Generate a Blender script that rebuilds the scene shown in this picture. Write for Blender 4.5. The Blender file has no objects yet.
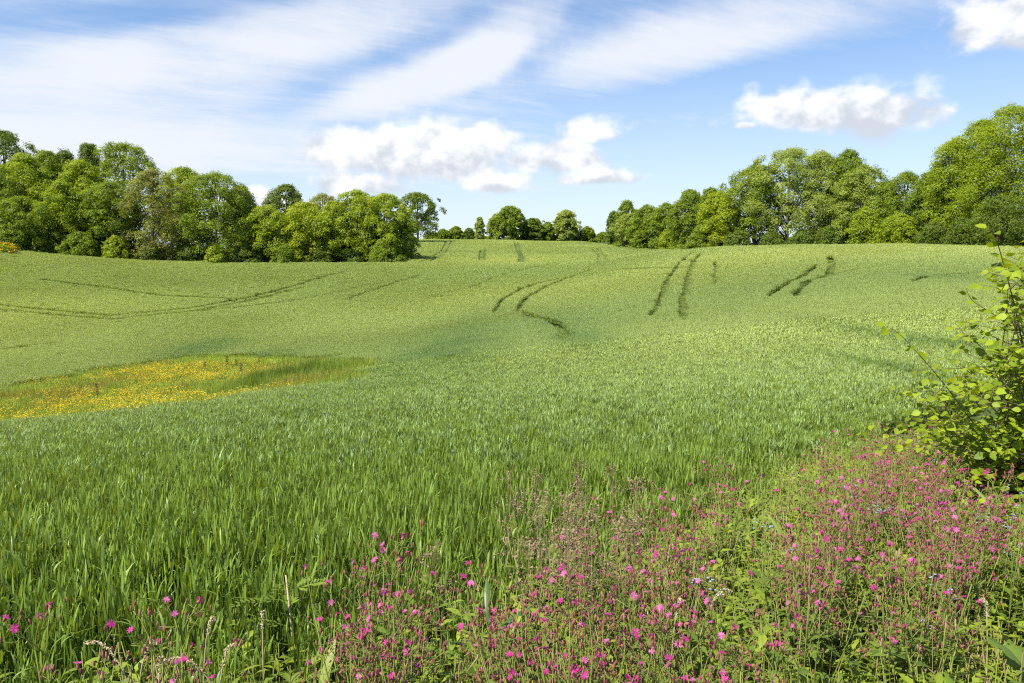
import bpy, math, random
import numpy as np
from mathutils import Vector, Matrix
R = math.radians
rng = np.random.default_rng(11)
random.seed(7)
sc = bpy.context.scene
col = sc.collection

# ------------------------------------------------------------------ camera
EZ = 1.75
F, CX, CY = 796.0, 512.0, 341.5
PITCH = math.atan(79.5/F)
cam_d = bpy.data.cameras.new('camera'); cam_d.lens = 36*F/1024; cam_d.sensor_width = 36
cam_d.clip_start = 0.05; cam_d.clip_end = 12000
cam = bpy.data.objects.new('camera', cam_d); col.objects.link(cam)
cam.location = (0, 0, EZ); cam.rotation_euler = (math.pi/2 - PITCH, 0, 0)
sc.camera = cam
cp, sp = math.cos(PITCH), math.sin(PITCH)

def ray(px, py):
    xc, yc = (px-CX)/F, (CY-py)/F
    y = cp + yc*sp; z = -sp + yc*cp
    return xc/y, z/y                       # per metre of forward distance
def W(px, py, Y):
    a, b = ray(px, py)
    return Vector((a*Y, Y, EZ + b*Y))
def azel(px, py):
    a, b = ray(px, py)
    return math.atan2(a, 1.0), math.atan2(b, math.hypot(a, 1))

# ------------------------------------------------------------------ terrain
CROP = 0.62
prof = {
 -60: [(4.5,508),(8,466),(14,440),(20,428),(36,424),(45,398),(55,372),(70,340),(90,303),(110,272),(128,243),(170,232)],
 0:   [(4.5,505),(8,462),(14,436),(20,424),(36,418),(45,392),(55,369),(70,339),(90,304),(110,275),(130,247),(170,238)],
 100: [(4.5,502),(8,456),(14,426),(22,411),(36,407),(46,382),(56,362),(70,337),(90,304),(112,276),(132,257),(170,247)],
 200: [(4.5,500),(8,452),(14,420),(24,398),(36,394),(46,373),(56,356),(70,335),(90,306),(112,280),(136,262),(170,252)],
 300: [(4.5,499),(8,450),(14,415),(24,388),(36,374),(46,364),(56,350),(70,332),(90,309),(112,284),(138,263),(180,250)],
 400: [(4.5,498),(8,448),(14,410),(24,379),(36,362),(48,350),(60,338),(80,314),(105,285),(135,263),(180,250),(270,239)],
 500: [(4.5,497),(8,447),(14,408),(24,372),(36,350),(50,333),(70,310),(95,283),(130,263),(180,250),(285,240.5)],
 600: [(4.5,496),(8,446),(14,405),(24,366),(36,341),(50,321),(70,298),(95,276),(130,259),(180,249),(285,241)],
 660: [(4.5,496),(8,445),(14,404),(24,363),(36,336),(50,313),(70,287),(90,267),(110,255),(130,251),(180,247),(285,241)],
 720: [(4.5,495),(8,445),(14,402),(24,359),(36,330),(50,305),(70,277),(90,256),(106,247),(125,249),(180,249)],
 800: [(4.5,495),(8,444),(14,400),(24,352),(36,319),(50,292),(70,266),(88,250),(104,244.5),(122,248),(180,249)],
 900: [(4.5,494),(8,442),(14,398),(24,347),(36,312),(50,283),(70,259),(86,247),(100,244),(118,248),(180,249)],
 1000:[(4.5,492),(8,438),(14,393),(24,342),(36,306),(50,277),(70,255),(84,247),(96,247),(115,251),(180,250)],
 1090:[(4.5,490),(8,435),(14,390),(24,339),(36,303),(50,275),(70,256),(84,250),(96,251),(115,254),(180,251)],
}
ctl = []
for px, pts in prof.items():
    for Y, py in pts:
        p = W(px, py, Y); ctl.append((p.x, p.y, p.z))
for xk, src in ((-1.15, -60), (-2.4, -60), (1.15, 1090), (2.4, 1090)):      # wider fields beyond both frame edges
    for Y, py in prof[src]:
        p = W(src, py, Y); d = math.hypot(p.x, p.y); n = math.hypot(1, xk)
        ctl.append((d*xk/n, d/n, p.z))
for d, z in ((1.2, 0.64), (2.4, 0.60)):
    for k in range(8):
        ctl.append((d*math.cos(k*math.pi/4), d*math.sin(k*math.pi/4), z))
for d, z in ((6, .9), (20, 1.2), (80, 2), (300, 3)):
    for a in (190, 225, 270, 315, 350):
        ctl.append((d*math.cos(R(a)), d*math.sin(R(a)), z))
for d, z in ((420, 6.5), (900, 6), (3000, 4), (6000, 2)):
    for k in range(12):
        ctl.append((d*math.cos(k*math.pi/6), d*math.sin(k*math.pi/6), z))
ctl = np.array(ctl)
def warp(x, y):
    d = np.hypot(x, y) + 1e-9
    w = np.log1p(d/5.0)/d
    return np.stack([x*w, y*w], -1)
def tps(r2):
    return 0.5*r2*np.log(r2 + 1e-12)
cw = warp(ctl[:,0], ctl[:,1])
n = len(cw)
Kc = tps(((cw[:,None]-cw[None])**2).sum(-1)) + np.eye(n)*2e-4
Pm = np.c_[np.ones(n), cw]
sol = np.linalg.solve(np.block([[Kc, Pm],[Pm.T, np.zeros((3,3))]]), np.r_[ctl[:,2], np.zeros(3)])
def S(x, y):                               # height of the top of the crop
    x = np.atleast_1d(np.asarray(x, float)); y = np.atleast_1d(np.asarray(y, float))
    out = np.empty(x.size); q = warp(x.ravel(), y.ravel())
    for i in range(0, len(q), 20000):
        c = q[i:i+20000]
        out[i:i+20000] = tps(((c[:,None]-cw[None])**2).sum(-1)) @ sol[:n] + sol[n] + c @ sol[n+1:]
    return out.reshape(x.shape)
def G(x, y): return S(x, y) - CROP
def g1(x, y): return float(G(x, y)[0])
YS = np.exp(np.linspace(math.log(1.2), math.log(420), 700))
def hit(px, py, lift=0.0):                 # where a sight line meets the top of the crop
    a, b = ray(px, py)
    dz = (EZ + b*YS) - (S(a*YS, YS) + lift)
    k = np.argmax(dz < 0)
    if k == 0: k = len(YS)-1
    t = dz[k-1]/(dz[k-1]-dz[k]+1e-12)
    Y = YS[k-1] + t*(YS[k]-YS[k-1])
    return a*Y, Y

def vnoise(x, y, s, seed=0):               # smooth value noise 0..1
    x = np.asarray(x)/s + 1000; y = np.asarray(y)/s + 1000
    xi = np.floor(x).astype(np.int64); yi = np.floor(y).astype(np.int64)
    fx = x-xi; fy = y-yi; fx = fx*fx*(3-2*fx); fy = fy*fy*(3-2*fy)
    def h(i, j):
        v = (i*374761393 + j*668265263 + seed*1442695041) & 0x7fffffff
        v = ((v ^ (v >> 13))*1274126177) & 0x7fffffff
        return ((v ^ (v >> 16)) & 0xffff)/65535.0
    return (h(xi,yi)*(1-fx)+h(xi+1,yi)*fx)*(1-fy) + (h(xi,yi+1)*(1-fx)+h(xi+1,yi+1)*fx)*fy

# ------------------------------------------------------------------ materials
def newmat(name):
    m = bpy.data.materials.new(name); m.use_nodes = True
    nt = m.node_tree; nt.nodes.clear()
    return m, nt, nt.nodes, nt.links
def leafmat(name, c1, c2, trans=0.35, tcol=None, rough=0.5, inst=False, spec=0.25, tint=None):
    """c1..c2 by the leaf's own 'rnd'; inst: blended with the plant's own 'tint' colour"""
    m, nt, N, L = newmat(name)
    out = N.new('ShaderNodeOutputMaterial'); ms = N.new('ShaderNodeMixShader')
    pb = N.new('ShaderNodeBsdfPrincipled'); tr = N.new('ShaderNodeBsdfTranslucent')
    at = N.new('ShaderNodeAttribute'); at.attribute_name = 'rnd'
    mx = N.new('ShaderNodeMix'); mx.data_type = 'RGBA'
    mx.inputs[6].default_value = (*c1, 1); mx.inputs[7].default_value = (*c2, 1)
    L.new(at.outputs['Fac'], mx.inputs[0])
    cout = mx.outputs[2]
    if inst:
        ti = N.new('ShaderNodeAttribute'); ti.attribute_name = 'tint'; ti.attribute_type = 'INSTANCER'
        mu = N.new('ShaderNodeMix'); mu.data_type = 'RGBA'; mu.blend_type = 'MULTIPLY'; mu.inputs[0].default_value = 1
        L.new(cout, mu.inputs[6]); L.new(ti.outputs['Color'], mu.inputs[7]); cout = mu.outputs[2]
    L.new(cout, pb.inputs['Base Color'])
    pb.inputs['Roughness'].default_value = rough; pb.inputs['Specular IOR Level'].default_value = spec
    hs = N.new('ShaderNodeMix'); hs.data_type = 'RGBA'; hs.blend_type = 'MULTIPLY'; hs.inputs[0].default_value = 1
    hs.inputs[7].default_value = (*(tcol or (1.25, 1.15, 0.45)), 1)
    L.new(cout, hs.inputs[6]); L.new(hs.outputs[2], tr.inputs['Color'])
    ms.inputs[0].default_value = trans
    L.new(pb.outputs[0], ms.inputs[1]); L.new(tr.outputs[0], ms.inputs[2]); L.new(ms.outputs[0], out.inputs[0])
    return m
def plainmat(name, c, rough=0.7, noise=None, c2=None, spec=0.2):
    m, nt, N, L = newmat(name)
    out = N.new('ShaderNodeOutputMaterial'); pb = N.new('ShaderNodeBsdfPrincipled')
    pb.inputs['Base Color'].default_value = (*c, 1); pb.inputs['Roughness'].default_value = rough
    pb.inputs['Specular IOR Level'].default_value = spec
    if noise:
        tc = N.new('ShaderNodeTexCoord'); nz = N.new('ShaderNodeTexNoise'); nz.inputs['Scale'].default_value = noise
        nz.inputs['Detail'].default_value = 6
        mx = N.new('ShaderNodeMix'); mx.data_type = 'RGBA'
        mx.inputs[6].default_value = (*c, 1); mx.inputs[7].default_value = (*(c2 or c), 1)
        L.new(tc.outputs['Object'], nz.inputs['Vector']); L.new(nz.outputs['Fac'], mx.inputs[0])
        L.new(mx.outputs[2], pb.inputs['Base Color'])
    L.new(pb.outputs[0], out.inputs[0])
    return m

M_bark = plainmat('bark', (0.10, 0.08, 0.055), 0.9, 3.0, (0.19, 0.16, 0.12))
M_twig = plainmat('twig_bark', (0.09, 0.06, 0.035), 0.8, 20.0, (0.15, 0.11, 0.07))
LEAF = {
 'mid':    leafmat('leaf_mid_green', (0.1412,0.2034,0.0158), (0.2429,0.322,0.0249),.48,(1.4,1.32,.42)),
 'bright': leafmat('leaf_bright_green', (0.1921,0.2599,0.0136), (0.3164,0.3898,0.0226),.48,(1.4,1.32,.42)),
 'dark':   leafmat('leaf_dark_green', (0.096,0.1469,0.0181), (0.1695,0.2316,0.0271),.48,(1.4,1.32,.42)),
 'olive':  leafmat('leaf_olive_green', (0.2147,0.2712,0.0452), (0.3277,0.3898,0.0735),.48,(1.4,1.32,.42)),
 'brown':  leafmat('leaf_brownish_green', (0.1921,0.2034,0.0508), (0.2825,0.3051,0.0678),.48,(1.4,1.32,.42)),
 'yellow': leafmat('leaf_yellow_green', (0.2373,0.2994,0.0136), (0.3503,0.4181,0.0249),.48,(1.4,1.32,.42)),
}
M_under_shade = leafmat('leaf_undergrowth', (0.03,0.06,0.014), (0.07,0.12,0.024))  # far darker than the other leaves: shade beneath the trees put into colour

# ------------------------------------------------------------------ mesh helpers
class MB:
    """collects geometry for one mesh"""
    def __init__(s): s.v=[]; s.f=[]; s.m=[]; s.r=[]; s.n=0
    def add(s, V, Fc, mat=0, rnd=0.5):
        V = np.asarray(V, float).reshape(-1,3); 
        s.v.append(V); s.r.append(np.broadcast_to(np.asarray(rnd, float), (len(V),)))
        for f in Fc: s.f.append([i+s.n for i in f]); s.m.append(mat)
        s.n += len(V)
    def quads(s, V4, mat=0, rnd=None):      # V4: k x 4 x 3
        k = len(V4); V = V4.reshape(-1,3)
        s.v.append(V); s.r.append(np.repeat(rng.random(k) if rnd is None else rnd, 4))
        b = s.n + np.arange(k)*4
        s.f.extend(np.stack([b,b+1,b+2,b+3],1).tolist()); s.m.extend([mat]*k)
        s.n += 4*k
    def tube(s, pts, rad, sides=6, mat=0, rnd=0.5):
        pts = [Vector(p) for p in pts]
        V=[]; up = Vector((0.3,0.2,1)).normalized()
        for i,p in enumerate(pts):
            t = (pts[min(i+1,len(pts)-1)]-pts[max(i-1,0)]).normalized()
            a = t.cross(Vector((1,0,0.1)) if abs(t.z)>0.7 else Vector((0,0,1))).normalized(); b = t.cross(a)
            r = rad[i] if hasattr(rad,'__len__') else rad
            for k in range(sides):
                an = 2*math.pi*k/sides
                V.append(p + a*(r*math.cos(an)) + b*(r*math.sin(an)))
        Fc=[]
        for i in range(len(pts)-1):
            for k in range(sides):
                k2=(k+1)%sides
                Fc.append((i*sides+k, i*sides+k2, (i+1)*sides+k2, (i+1)*sides+k))
        Fc.append(tuple((len(pts)-1)*sides+k for k in range(sides)))
        s.add(V, Fc, mat, rnd)
    def strip(s, pts, side, wid, mat=0, rnd=0.5, fold=0.0):   # a blade: ribbon along pts
        V=[]
        for p,w in zip(pts, wid):
            p=np.asarray(p,float); V.append(p-side*w/2); V.append(p+side*w/2)
        Fc=[(2*i,2*i+1,2*i+3,2*i+2) for i in range(len(pts)-1)]
        s.add(V, Fc, mat, rnd)
    def mesh(s, name, mats, smooth=False):
        me = bpy.data.meshes.new(name)
        V = np.concatenate(s.v)
        lens = np.array([len(f) for f in s.f], dtype=np.int32)
        flat = np.fromiter((i for f in s.f for i in f), dtype=np.int32, count=int(lens.sum()))
        me.vertices.add(len(V)); me.vertices.foreach_set('co', V.astype(np.float32).ravel())
        me.loops.add(len(flat)); me.loops.foreach_set('vertex_index', flat)
        me.polygons.add(len(lens)); me.polygons.foreach_set('loop_start', np.r_[0, np.cumsum(lens)[:-1]].astype(np.int32))
        for m in mats: me.materials.append(m)
        me.polygons.foreach_set('material_index', np.array(s.m, dtype=np.int32))
        if smooth: me.polygons.foreach_set('use_smooth', np.ones(len(lens), dtype=bool))
        at = me.attributes.new('rnd', 'FLOAT', 'POINT'); at.data.foreach_set('value', np.concatenate(s.r).astype(np.float32))
        me.update(calc_edges=True); me.validate()
        return me
def link(name, data, parent=None):
    o = bpy.data.objects.new(name, data); col.objects.link(o)
    if parent: o.parent = parent
    return o
def thing(name, label, cat, loc=(0,0,0), rz=0, group=None):
    o = bpy.data.objects.new(name, None); col.objects.link(o)
    o.location = loc; o.rotation_euler = (0,0,rz); o['label']=label; o['category']=cat
    if group: o['group']=group
    return o
def dup(root, loc, rz, scale=1.0):
    r = root.copy(); col.objects.link(r); r.location=loc; r.rotation_euler=(0,0,rz); r.scale=(scale,)*3
    for ch in list(root.children):
        c = ch.copy(); col.objects.link(c); c.parent = r
    return r
def rdir(k):
    v = rng.normal(size=(k,3)); return v/np.linalg.norm(v,axis=1,keepdims=True)

# ------------------------------------------------------------------ ground sheet
def make_ground():
    az = np.concatenate([np.linspace(-48, 48, 241), np.linspace(48, 312, 90)[1:-1]])
    rr = np.concatenate([[0.25], np.exp(np.linspace(math.log(0.6), math.log(360), 230)), np.array([420,520,700,1000,1500,2500,4000,7000])])
    A, D = np.meshgrid(np.radians(az), rr)
    X = D*np.sin(A); Yv = D*np.cos(A); Z = G(X, Yv) + 0.03*(vnoise(X,Yv,.5,3)-.5)
    n_r, n_a = X.shape
    V = np.stack([X,Yv,Z],-1).reshape(-1,3)
    i,j = np.meshgrid(np.arange(n_r-1), np.arange(n_a), indexing='ij'); j2=(j+1)%n_a
    Q = np.stack([i*n_a+j, i*n_a+j2, (i+1)*n_a+j2, (i+1)*n_a+j],-1).reshape(-1,4)
    mb = MB(); mb.v=[V]; mb.r=[np.full(len(V),.5)]; mb.f=Q.tolist()+[list(range(n_a))]; mb.m=[0]*(len(Q)+1); mb.n=len(V)
    m, nt, N, L = newmat('field_ground')
    out=N.new('ShaderNodeOutputMaterial'); pb=N.new('ShaderNodeBsdfPrincipled'); pb.inputs['Roughness'].default_value=.95
    pb.inputs['Specular IOR Level'].default_value=.1
    geo=N.new('ShaderNodeNewGeometry'); nz=N.new('ShaderNodeTexNoise'); nz.inputs['Scale'].default_value=1.3; nz.inputs['Detail'].default_value=8
    cr=N.new('ShaderNodeValToRGB'); e=cr.color_ramp.elements
    e[0].position=.35; e[0].color=(.045,.07,.018,1); e[1].position=.7; e[1].color=(.08,.11,.028,1)
    L.new(geo.outputs['Position'], nz.inputs['Vector']); L.new(nz.outputs['Fac'], cr.inputs[0]); L.new(cr.outputs[0], pb.inputs['Base Color']); L.new(pb.outputs[0], out.inputs[0])
    o = link('ground', mb.mesh('ground',[m],True)); o['kind']='structure'
make_ground()

# ------------------------------------------------------------------ instanced stuff
def proto_collection(name, meshes):
    c = bpy.data.collections.new(name)
    for i,me in enumerate(meshes):
        c.objects.link(bpy.data.objects.new('%s_%02d'%(name,i), me))
    return c
def scatter(name, label_kind, pts, rot, scl, tint, var, coll):
    """one object of kind stuff: points that carry one plant tuft each"""
    me = bpy.data.meshes.new(name); me.vertices.add(len(pts)); me.vertices.foreach_set('co', pts.astype(np.float32).ravel())
    for nm, ty, key, arr in (('rot','FLOAT_VECTOR','vector',rot),('scl','FLOAT_VECTOR','vector',scl),('tint','FLOAT_COLOR','color',tint),('var','INT','value',var)):
        a = me.attributes.new(nm, ty, 'POINT'); a.data.foreach_set(key, (arr.astype(np.int32) if ty=='INT' else arr.astype(np.float32)).ravel())
    o = link(name, me); o['kind']='stuff'
    g = bpy.data.node_groups.new(name+'_nodes','GeometryNodeTree')
    g.interface.new_socket('Geometry', in_out='INPUT', socket_type='NodeSocketGeometry')
    g.interface.new_socket('Geometry', in_out='OUTPUT', socket_type='NodeSocketGeometry')
    N,L=g.nodes,g.links
    gi=N.new('NodeGroupInput'); go=N.new('NodeGroupOutput'); ip=N.new('GeometryNodeInstanceOnPoints')
    ci=N.new('GeometryNodeCollectionInfo'); ci.inputs['Collection'].default_value=coll; ci.inputs['Separate Children'].default_value=True; ci.inputs['Reset Children'].default_value=True
    def na(nm,ty):
        q=N.new('GeometryNodeInputNamedAttribute'); q.data_type=ty; q.inputs['Name'].default_value=nm
        return [s for s in q.outputs if s.enabled and s.name=='Attribute'][0]
    e2r=N.new('FunctionNodeEulerToRotation')
    L.new(gi.outputs[0], ip.inputs['Points']); L.new(ci.outputs[0], ip.inputs['Instance']); ip.inputs['Pick Instance'].default_value=True
    L.new(na('var','INT'), ip.inputs['Instance Index']); L.new(na('rot','FLOAT_VECTOR'), e2r.inputs[0]); L.new(e2r.outputs[0], ip.inputs['Rotation'])
    L.new(na('scl','FLOAT_VECTOR'), ip.inputs['Scale']); L.new(ip.outputs[0], go.inputs[0])
    md=o.modifiers.new('plants','NODES'); md.node_group=g
    return o

def blade(mb, base, az, length, wid, lean, droop, mat=0, rnd=0.5, segs=4, twist=0.0):
    """a grass leaf that rises from base and droops towards its tip"""
    d=np.array([math.cos(az),math.sin(az),0.]); side=np.array([-math.sin(az+twist),math.cos(az+twist),0.])
    pts=[]; th=lean; p=np.array(base,float)
    for i in range(segs+1):
        pts.append(p.copy()); st=length/segs
        p=p+st*(d*math.sin(th)+np.array([0,0,math.cos(th)])); th+=droop/segs
    ws=[wid*(0.65+0.35*math.sin(math.pi*min(1,i/segs+.25))) if i<segs else wid*.08 for i in range(segs+1)]
    mb.strip(pts, side, ws, mat, rnd)

# distances: which bits of land are field, verge, flowery hollow
def poly_mask(x, y, P):
    ins=np.zeros(x.shape,bool); k=len(P)
    for i in range(k):
        x1,y1=P[i]; x2,y2=P[(i+1)%k]
        c=((y1>y)!=(y2>y)); ins^= c & (x < (x2-x1)*(y-y1)/(y2-y1+1e-12)+x1)
    return ins
def seg_dist(x, y, P):
    d=np.full(x.shape,1e9)
    for (x1,y1),(x2,y2) in zip(P[:-1],P[1:]):
        dx,dy=x2-x1,y2-y1; t=np.clip(((x-x1)*dx+(y-y1)*dy)/(dx*dx+dy*dy+1e-12),0,1)
        d=np.minimum(d,np.hypot(x-x1-t*dx,y-y1-t*dy))
    return d
# the verge: everything nearer than this line
VL=[(-9,-2.0),(-4,1.3)]+[hit(px,py) for px,py in ((-30,668),(120,640),(240,618),(340,592),(430,565),(520,545),(600,520),(680,490),(760,462),(850,425),(930,395),(1010,372))]
VL=[VL[0],VL[1]]+sorted(VL[2:],key=lambda p:p[0])
vx,vy=zip(*VL); vx=list(vx)+[vx[-1]+8]; vy=list(vy)+[vy[-1]+6]
def verge_depth(x,y):                       # >0 inside the verge (metres)
    return np.interp(x,vx,vy)+0.7*(vnoise(x,y,.8,21)-.5)-y
HOL=[hit(px,py) for px,py in ((-70,388),(0,386),(60,372),(130,362),(200,353),(262,351),(330,356),(376,361),(378,374),(335,383),(255,392),(160,407),(95,414),(40,420),(-70,424))]

TR = [
 [(447,241),(441,251),(429,259),(418,263)],[(451.5,241.5),(447,250),(439,257),(429,262)],
 [(480,250),(478.5,261)],[(485,249),(484,261)],
 [(514,242.6),(516,250),(519,256),(518.4,263)],[(518,242.6),(520.7,251),(523.5,257),(523.5,263)],
 [(592,249),(599,257),(596.4,265)],[(597,248.5),(606,257),(606,263)],
 [(493,314),(496,309),(502,300),(522.5,288.7),(543,282.5),(560,279)],[(518.4,312),(521,304),(527.5,297.7),(547,286.6),(574,276),(592,270)],
 [(517,311),(530,316),(548,320),(561,329),(566,342)],[(574,276),(620,270),(700,268)],
 [(612,316),(622,312),(650,303),(660,299)],
 [(650,318),(657,307),(663,292),(668,279),(676,268),(684,259),(692,253)],[(682,322),(683,306),(684.5,291),(687.4,279),(694,261),(701,253)],
 [(715,262),(715,286)],
 [(770,298),(775,291),(783,286),(805.6,275),(816,265)],[(796,298),(800,290),(808,282),(830,275),(832,264),(831,256)],
 [(820,280),(847,272.5),(888,266),(935,259)],[(912,283),(926.5,277.6),(955,275.6),(990,273)],
 [(-20,303),(0,305.5),(53,311),(111,316),(185,309.5),(246,298.5),(290,287),(327,276),(345,272)],
 [(-20,308),(40,314),(111,320),(193,312),(250,301),(300,288)],
 [(41,280),(102.5,287.4),(164,296.4),(230,299)],[(344.5,300.5),(370,291),(402,281),(422,275)],
 [(-20,353),(20,348),(60,343)],[(200,312),(300,300),(370,285)],[(420,300),(470,288),(500,276),(560,262)],
 [(640,268),(560,285),(500,290)],
]
WIDTH = [.6]*len(TR)
for i in (2,3): WIDTH[i]=.4
WIDTH[10]=.7; WIDTH[12]=.3
for i in range(8): WIDTH[i]=.36
for i in (11,18,25,26,27,15): WIDTH[i]=.28
for i in (16,17,19): WIDTH[i]=.7
TRW=[[hit(px,py,-0.1) for px,py in t] for t in TR]
LUSH=[((445,352),75,26,1),((200,348),30,10,1),((575,336),45,16,.8),((955,345),45,38,.9),((895,368),26,22,.8),((560,322),50,10,.6),((945,277),40,6,.6),((265,355),35,8,.7)]

def crop():
    protos=[]
    mw=leafmat('wheat_leaf',(0.085,0.145,0.022),(0.24,0.305,0.042),0.34,(1.35,1.15,0.38),0.45,True,0.42)
    me_=leafmat('wheat_ear',(0.25,0.32,0.095),(0.335,0.40,0.135),0.25,(1.2,1.1,.5),0.6,True,0.3)
    for v in range(8):
        r=np.random.default_rng(100+v); mb=MB()
        for s in range(12):
            bx,by=r.uniform(-.06,.06,2); h=r.uniform(.47,.57); la=r.uniform(0,6.28); ln=r.uniform(0,.10)
            top=np.array([bx+math.cos(la)*ln*h,by+math.sin(la)*ln*h,h])
            mb.strip([(bx,by,0),(bx*.5+top[0]*.5,by*.5+top[1]*.5,h*.5),tuple(top)],np.array([math.cos(la),math.sin(la),0.]),[.006,.005,.003],0,r.random()*.4)
            for k in range(4):
                t=(.5,.68,.84,.98)[k]; p=np.array([bx,by,0])*(1-t)+top*t
                blade(mb,p,r.uniform(0,6.28),r.uniform(.06,.115),r.uniform(.006,.0095),r.uniform(.03,.26),r.uniform(.05,.4) if r.random()<.85 else r.uniform(1.0,2.0),0,min(1,.15+.2*k+r.random()*.4),4,r.uniform(-.6,.6))
        protos.append(mb.mesh('wheat_tuft',[mw]))
    for v in range(6):                       # the ripening crop farther off, with ears on the stalks
        r=np.random.default_rng(200+v); mb=MB()
        for s in range(9):
            bx,by=r.uniform(-.065,.065,2); h=r.uniform(.48,.58); la=r.uniform(0,6.28)
            top=np.array([bx+math.cos(la)*.03,by+math.sin(la)*.03,h])
            mb.strip([(bx,by,.1),tuple(top)],np.array([math.cos(la),math.sin(la),0.]),[.006,.004],0,.3)
            for k in range(2):
                t=(.6,.9)[k]; p=np.array([bx,by,0])*(1-t)+top*t
                blade(mb,p,r.uniform(0,6.28),r.uniform(.14,.22),r.uniform(.011,.016),r.uniform(.3,.7),r.uniform(.2,1.2),0,r.random(),3)
            a=r.uniform(0,6.28)
            for q in (0,1.57):
                blade(mb,top,a+q,r.uniform(.06,.09),.014,r.uniform(0,.25),.3,1,r.random(),3)
        protos.append(mb.mesh('wheat_eared_tuft',[mw,me_]))
    for v in range(6):                       # a wider patch of eared stalks
        r=np.random.default_rng(300+v); mb=MB()
        for s in range(32):
            q_=.21*math.sqrt(r.random()); an=r.uniform(0,6.28); bx,by=q_*math.cos(an),q_*math.sin(an); h=r.uniform(.50,.60); la=r.uniform(0,6.28)
            top=np.array([bx+math.cos(la)*.03,by+math.sin(la)*.03,h])
            for k in range(2):
                t=(.55,.9)[k]; p=np.array([bx,by,0])*(1-t)+top*t
                blade(mb,p,r.uniform(0,6.28),r.uniform(.12,.2),r.uniform(.008,.013),r.uniform(.15,.5),r.uniform(.2,1.1),0,r.uniform(.4,.75),2)
            a=r.uniform(0,6.28)
            for q in (0,1.57): blade(mb,top,a+q,r.uniform(.06,.09),.011,r.uniform(0,.2),.3,1,r.uniform(.1,.6),2)
        protos.append(mb.mesh('wheat_patch',[mw,me_]))
    coll=proto_collection('wheat_tufts',protos)
    P=[];SC=[]
    tmax=math.tan(R(43))
    edges=np.exp(np.linspace(math.log(2.0),math.log(310),60))
    for y0,y1 in zip(edges[:-1],edges[1:]):
        ym=(y0+y1)/2
        s=max(.080,.0042*ym) if ym<36 else min(.42,max(.17,.0036*ym))
        ta,tb=(-tmax,tmax) if ym<60 else ((-.78,.78) if ym<150 else (-.2,.36))
        k=int((tb-ta)*y1*(y1-y0)/(s*s)); y=rng.uniform(y0,y1,k); x=rng.uniform(ta,tb,k)*y
        P.append(np.stack([x,y],1)); SC.append(np.full(k,s))
    P=np.concatenate(P); SC=np.concatenate(SC); x,y=P.T
    keep=((vnoise(x,y,.16,71)*.6+vnoise(x,y,.5,72)*.4>.34)|(y>16)) & (verge_depth(x,y)<0) & ~poly_mask(x+2.4*(vnoise(x,y,2.2,5)-.5),y+4.5*(vnoise(x,y,2.2,6)-.5)+1.5*rng.normal(size=x.shape)*.5,HOL)
    # the woods' edges
    keep &= ~((x<-14)&(x/y<-.128)&(y>edge_left(x)))&~((x>20)&(y>edge_right(x)))
    P=P[keep]; SC=SC[keep]; x,y=P.T
    td=np.full(len(x),9.)
    for t,w in zip(TRW,WIDTH):
        bx=np.array(t); m=(x>bx[:,0].min()-4)&(x<bx[:,0].max()+4)&(y>bx[:,1].min()-5)&(y<bx[:,1].max()+5)
        if m.any():
            d=seg_dist(x[m]+.3*(vnoise(x[m],y[m],3.,8)-.5),y[m],t)-0.14*(vnoise(x[m],y[m],1.2,9)-.5)-w/2*np.clip(np.minimum(np.hypot(x[m]-t[0][0],y[m]-t[0][1]),np.hypot(x[m]-t[-1][0],y[m]-t[-1][1]))/4+.35,0,1)
            td[m]=np.minimum(td[m],d)
    thin=rng.random(len(x)); patch=y>36
    full=np.where(patch,np.maximum(1,SC/.17)*1.1,np.clip(SC/.085,1,4)**.85)
    trad=np.where(patch,.21,.06)*full*.45
    keep=(td>trad)|(thin<np.where(y>140,.08,.3))
    P=P[keep];SC=SC[keep];td=td[keep];full=full[keep];patch=patch[keep];trad=trad[keep];x,y=P.T; k=len(x)
    z=G(x,y)
    sxy=full*rng.uniform(.85,1.2,k); sxy*=np.where(td>trad,np.clip(td/(np.where(patch,.21,.06)*full+1e-6),.35,1),.6)
    n1=vnoise(x,y,1.3,1); n2=vnoise(x,y,9,2); n3=vnoise(x,y,28,4)
    sz=(.90+.08*n1+.09*n2+.14*rng.random(k))
    sz=np.where(td<trad,.28,sz); sz=np.clip(sz,0,1.12); flat=np.clip((y-20)/60,0,1); sz=sz*(1-flat)+flat*np.where(td<trad,.28,.98+.06*n2+.04*rng.random(k))
    ed=np.clip(-verge_depth(x,y)/1.3,0,1); sz=sz*(.72+.28*ed)
    lush=np.zeros(k)
    for (px,py),wx,wy,am in LUSH:
        cx_,cy_=hit(px,py); rx=abs(hit(px+wx,py)[0]-cx_); ry=abs(hit(px,py-wy)[1]-cy_)
        lush=np.maximum(lush,am*np.exp(-((x-cx_)/rx)**2-((y-cy_)/ry)**2*1.2))
    lush=np.clip(lush*(.6+.8*n1),0,1)
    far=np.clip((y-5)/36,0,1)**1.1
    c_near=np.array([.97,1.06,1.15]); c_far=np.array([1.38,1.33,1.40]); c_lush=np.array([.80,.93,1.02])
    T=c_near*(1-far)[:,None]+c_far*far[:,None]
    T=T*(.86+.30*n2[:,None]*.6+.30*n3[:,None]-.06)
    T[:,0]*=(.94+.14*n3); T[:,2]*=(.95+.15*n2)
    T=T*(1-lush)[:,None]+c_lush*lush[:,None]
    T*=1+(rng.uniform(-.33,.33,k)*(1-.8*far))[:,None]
    rot=np.stack([rng.normal(0,.04,k),rng.normal(0,.04,k),rng.uniform(0,6.28,k)],1)
    eared=rng.random(k)<np.clip((y-6)/26,0,.75)*(1-lush*.8)
    var=np.where(patch,rng.integers(14,20,k),np.where(eared,rng.integers(8,14,k),rng.integers(0,8,k)))
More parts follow.
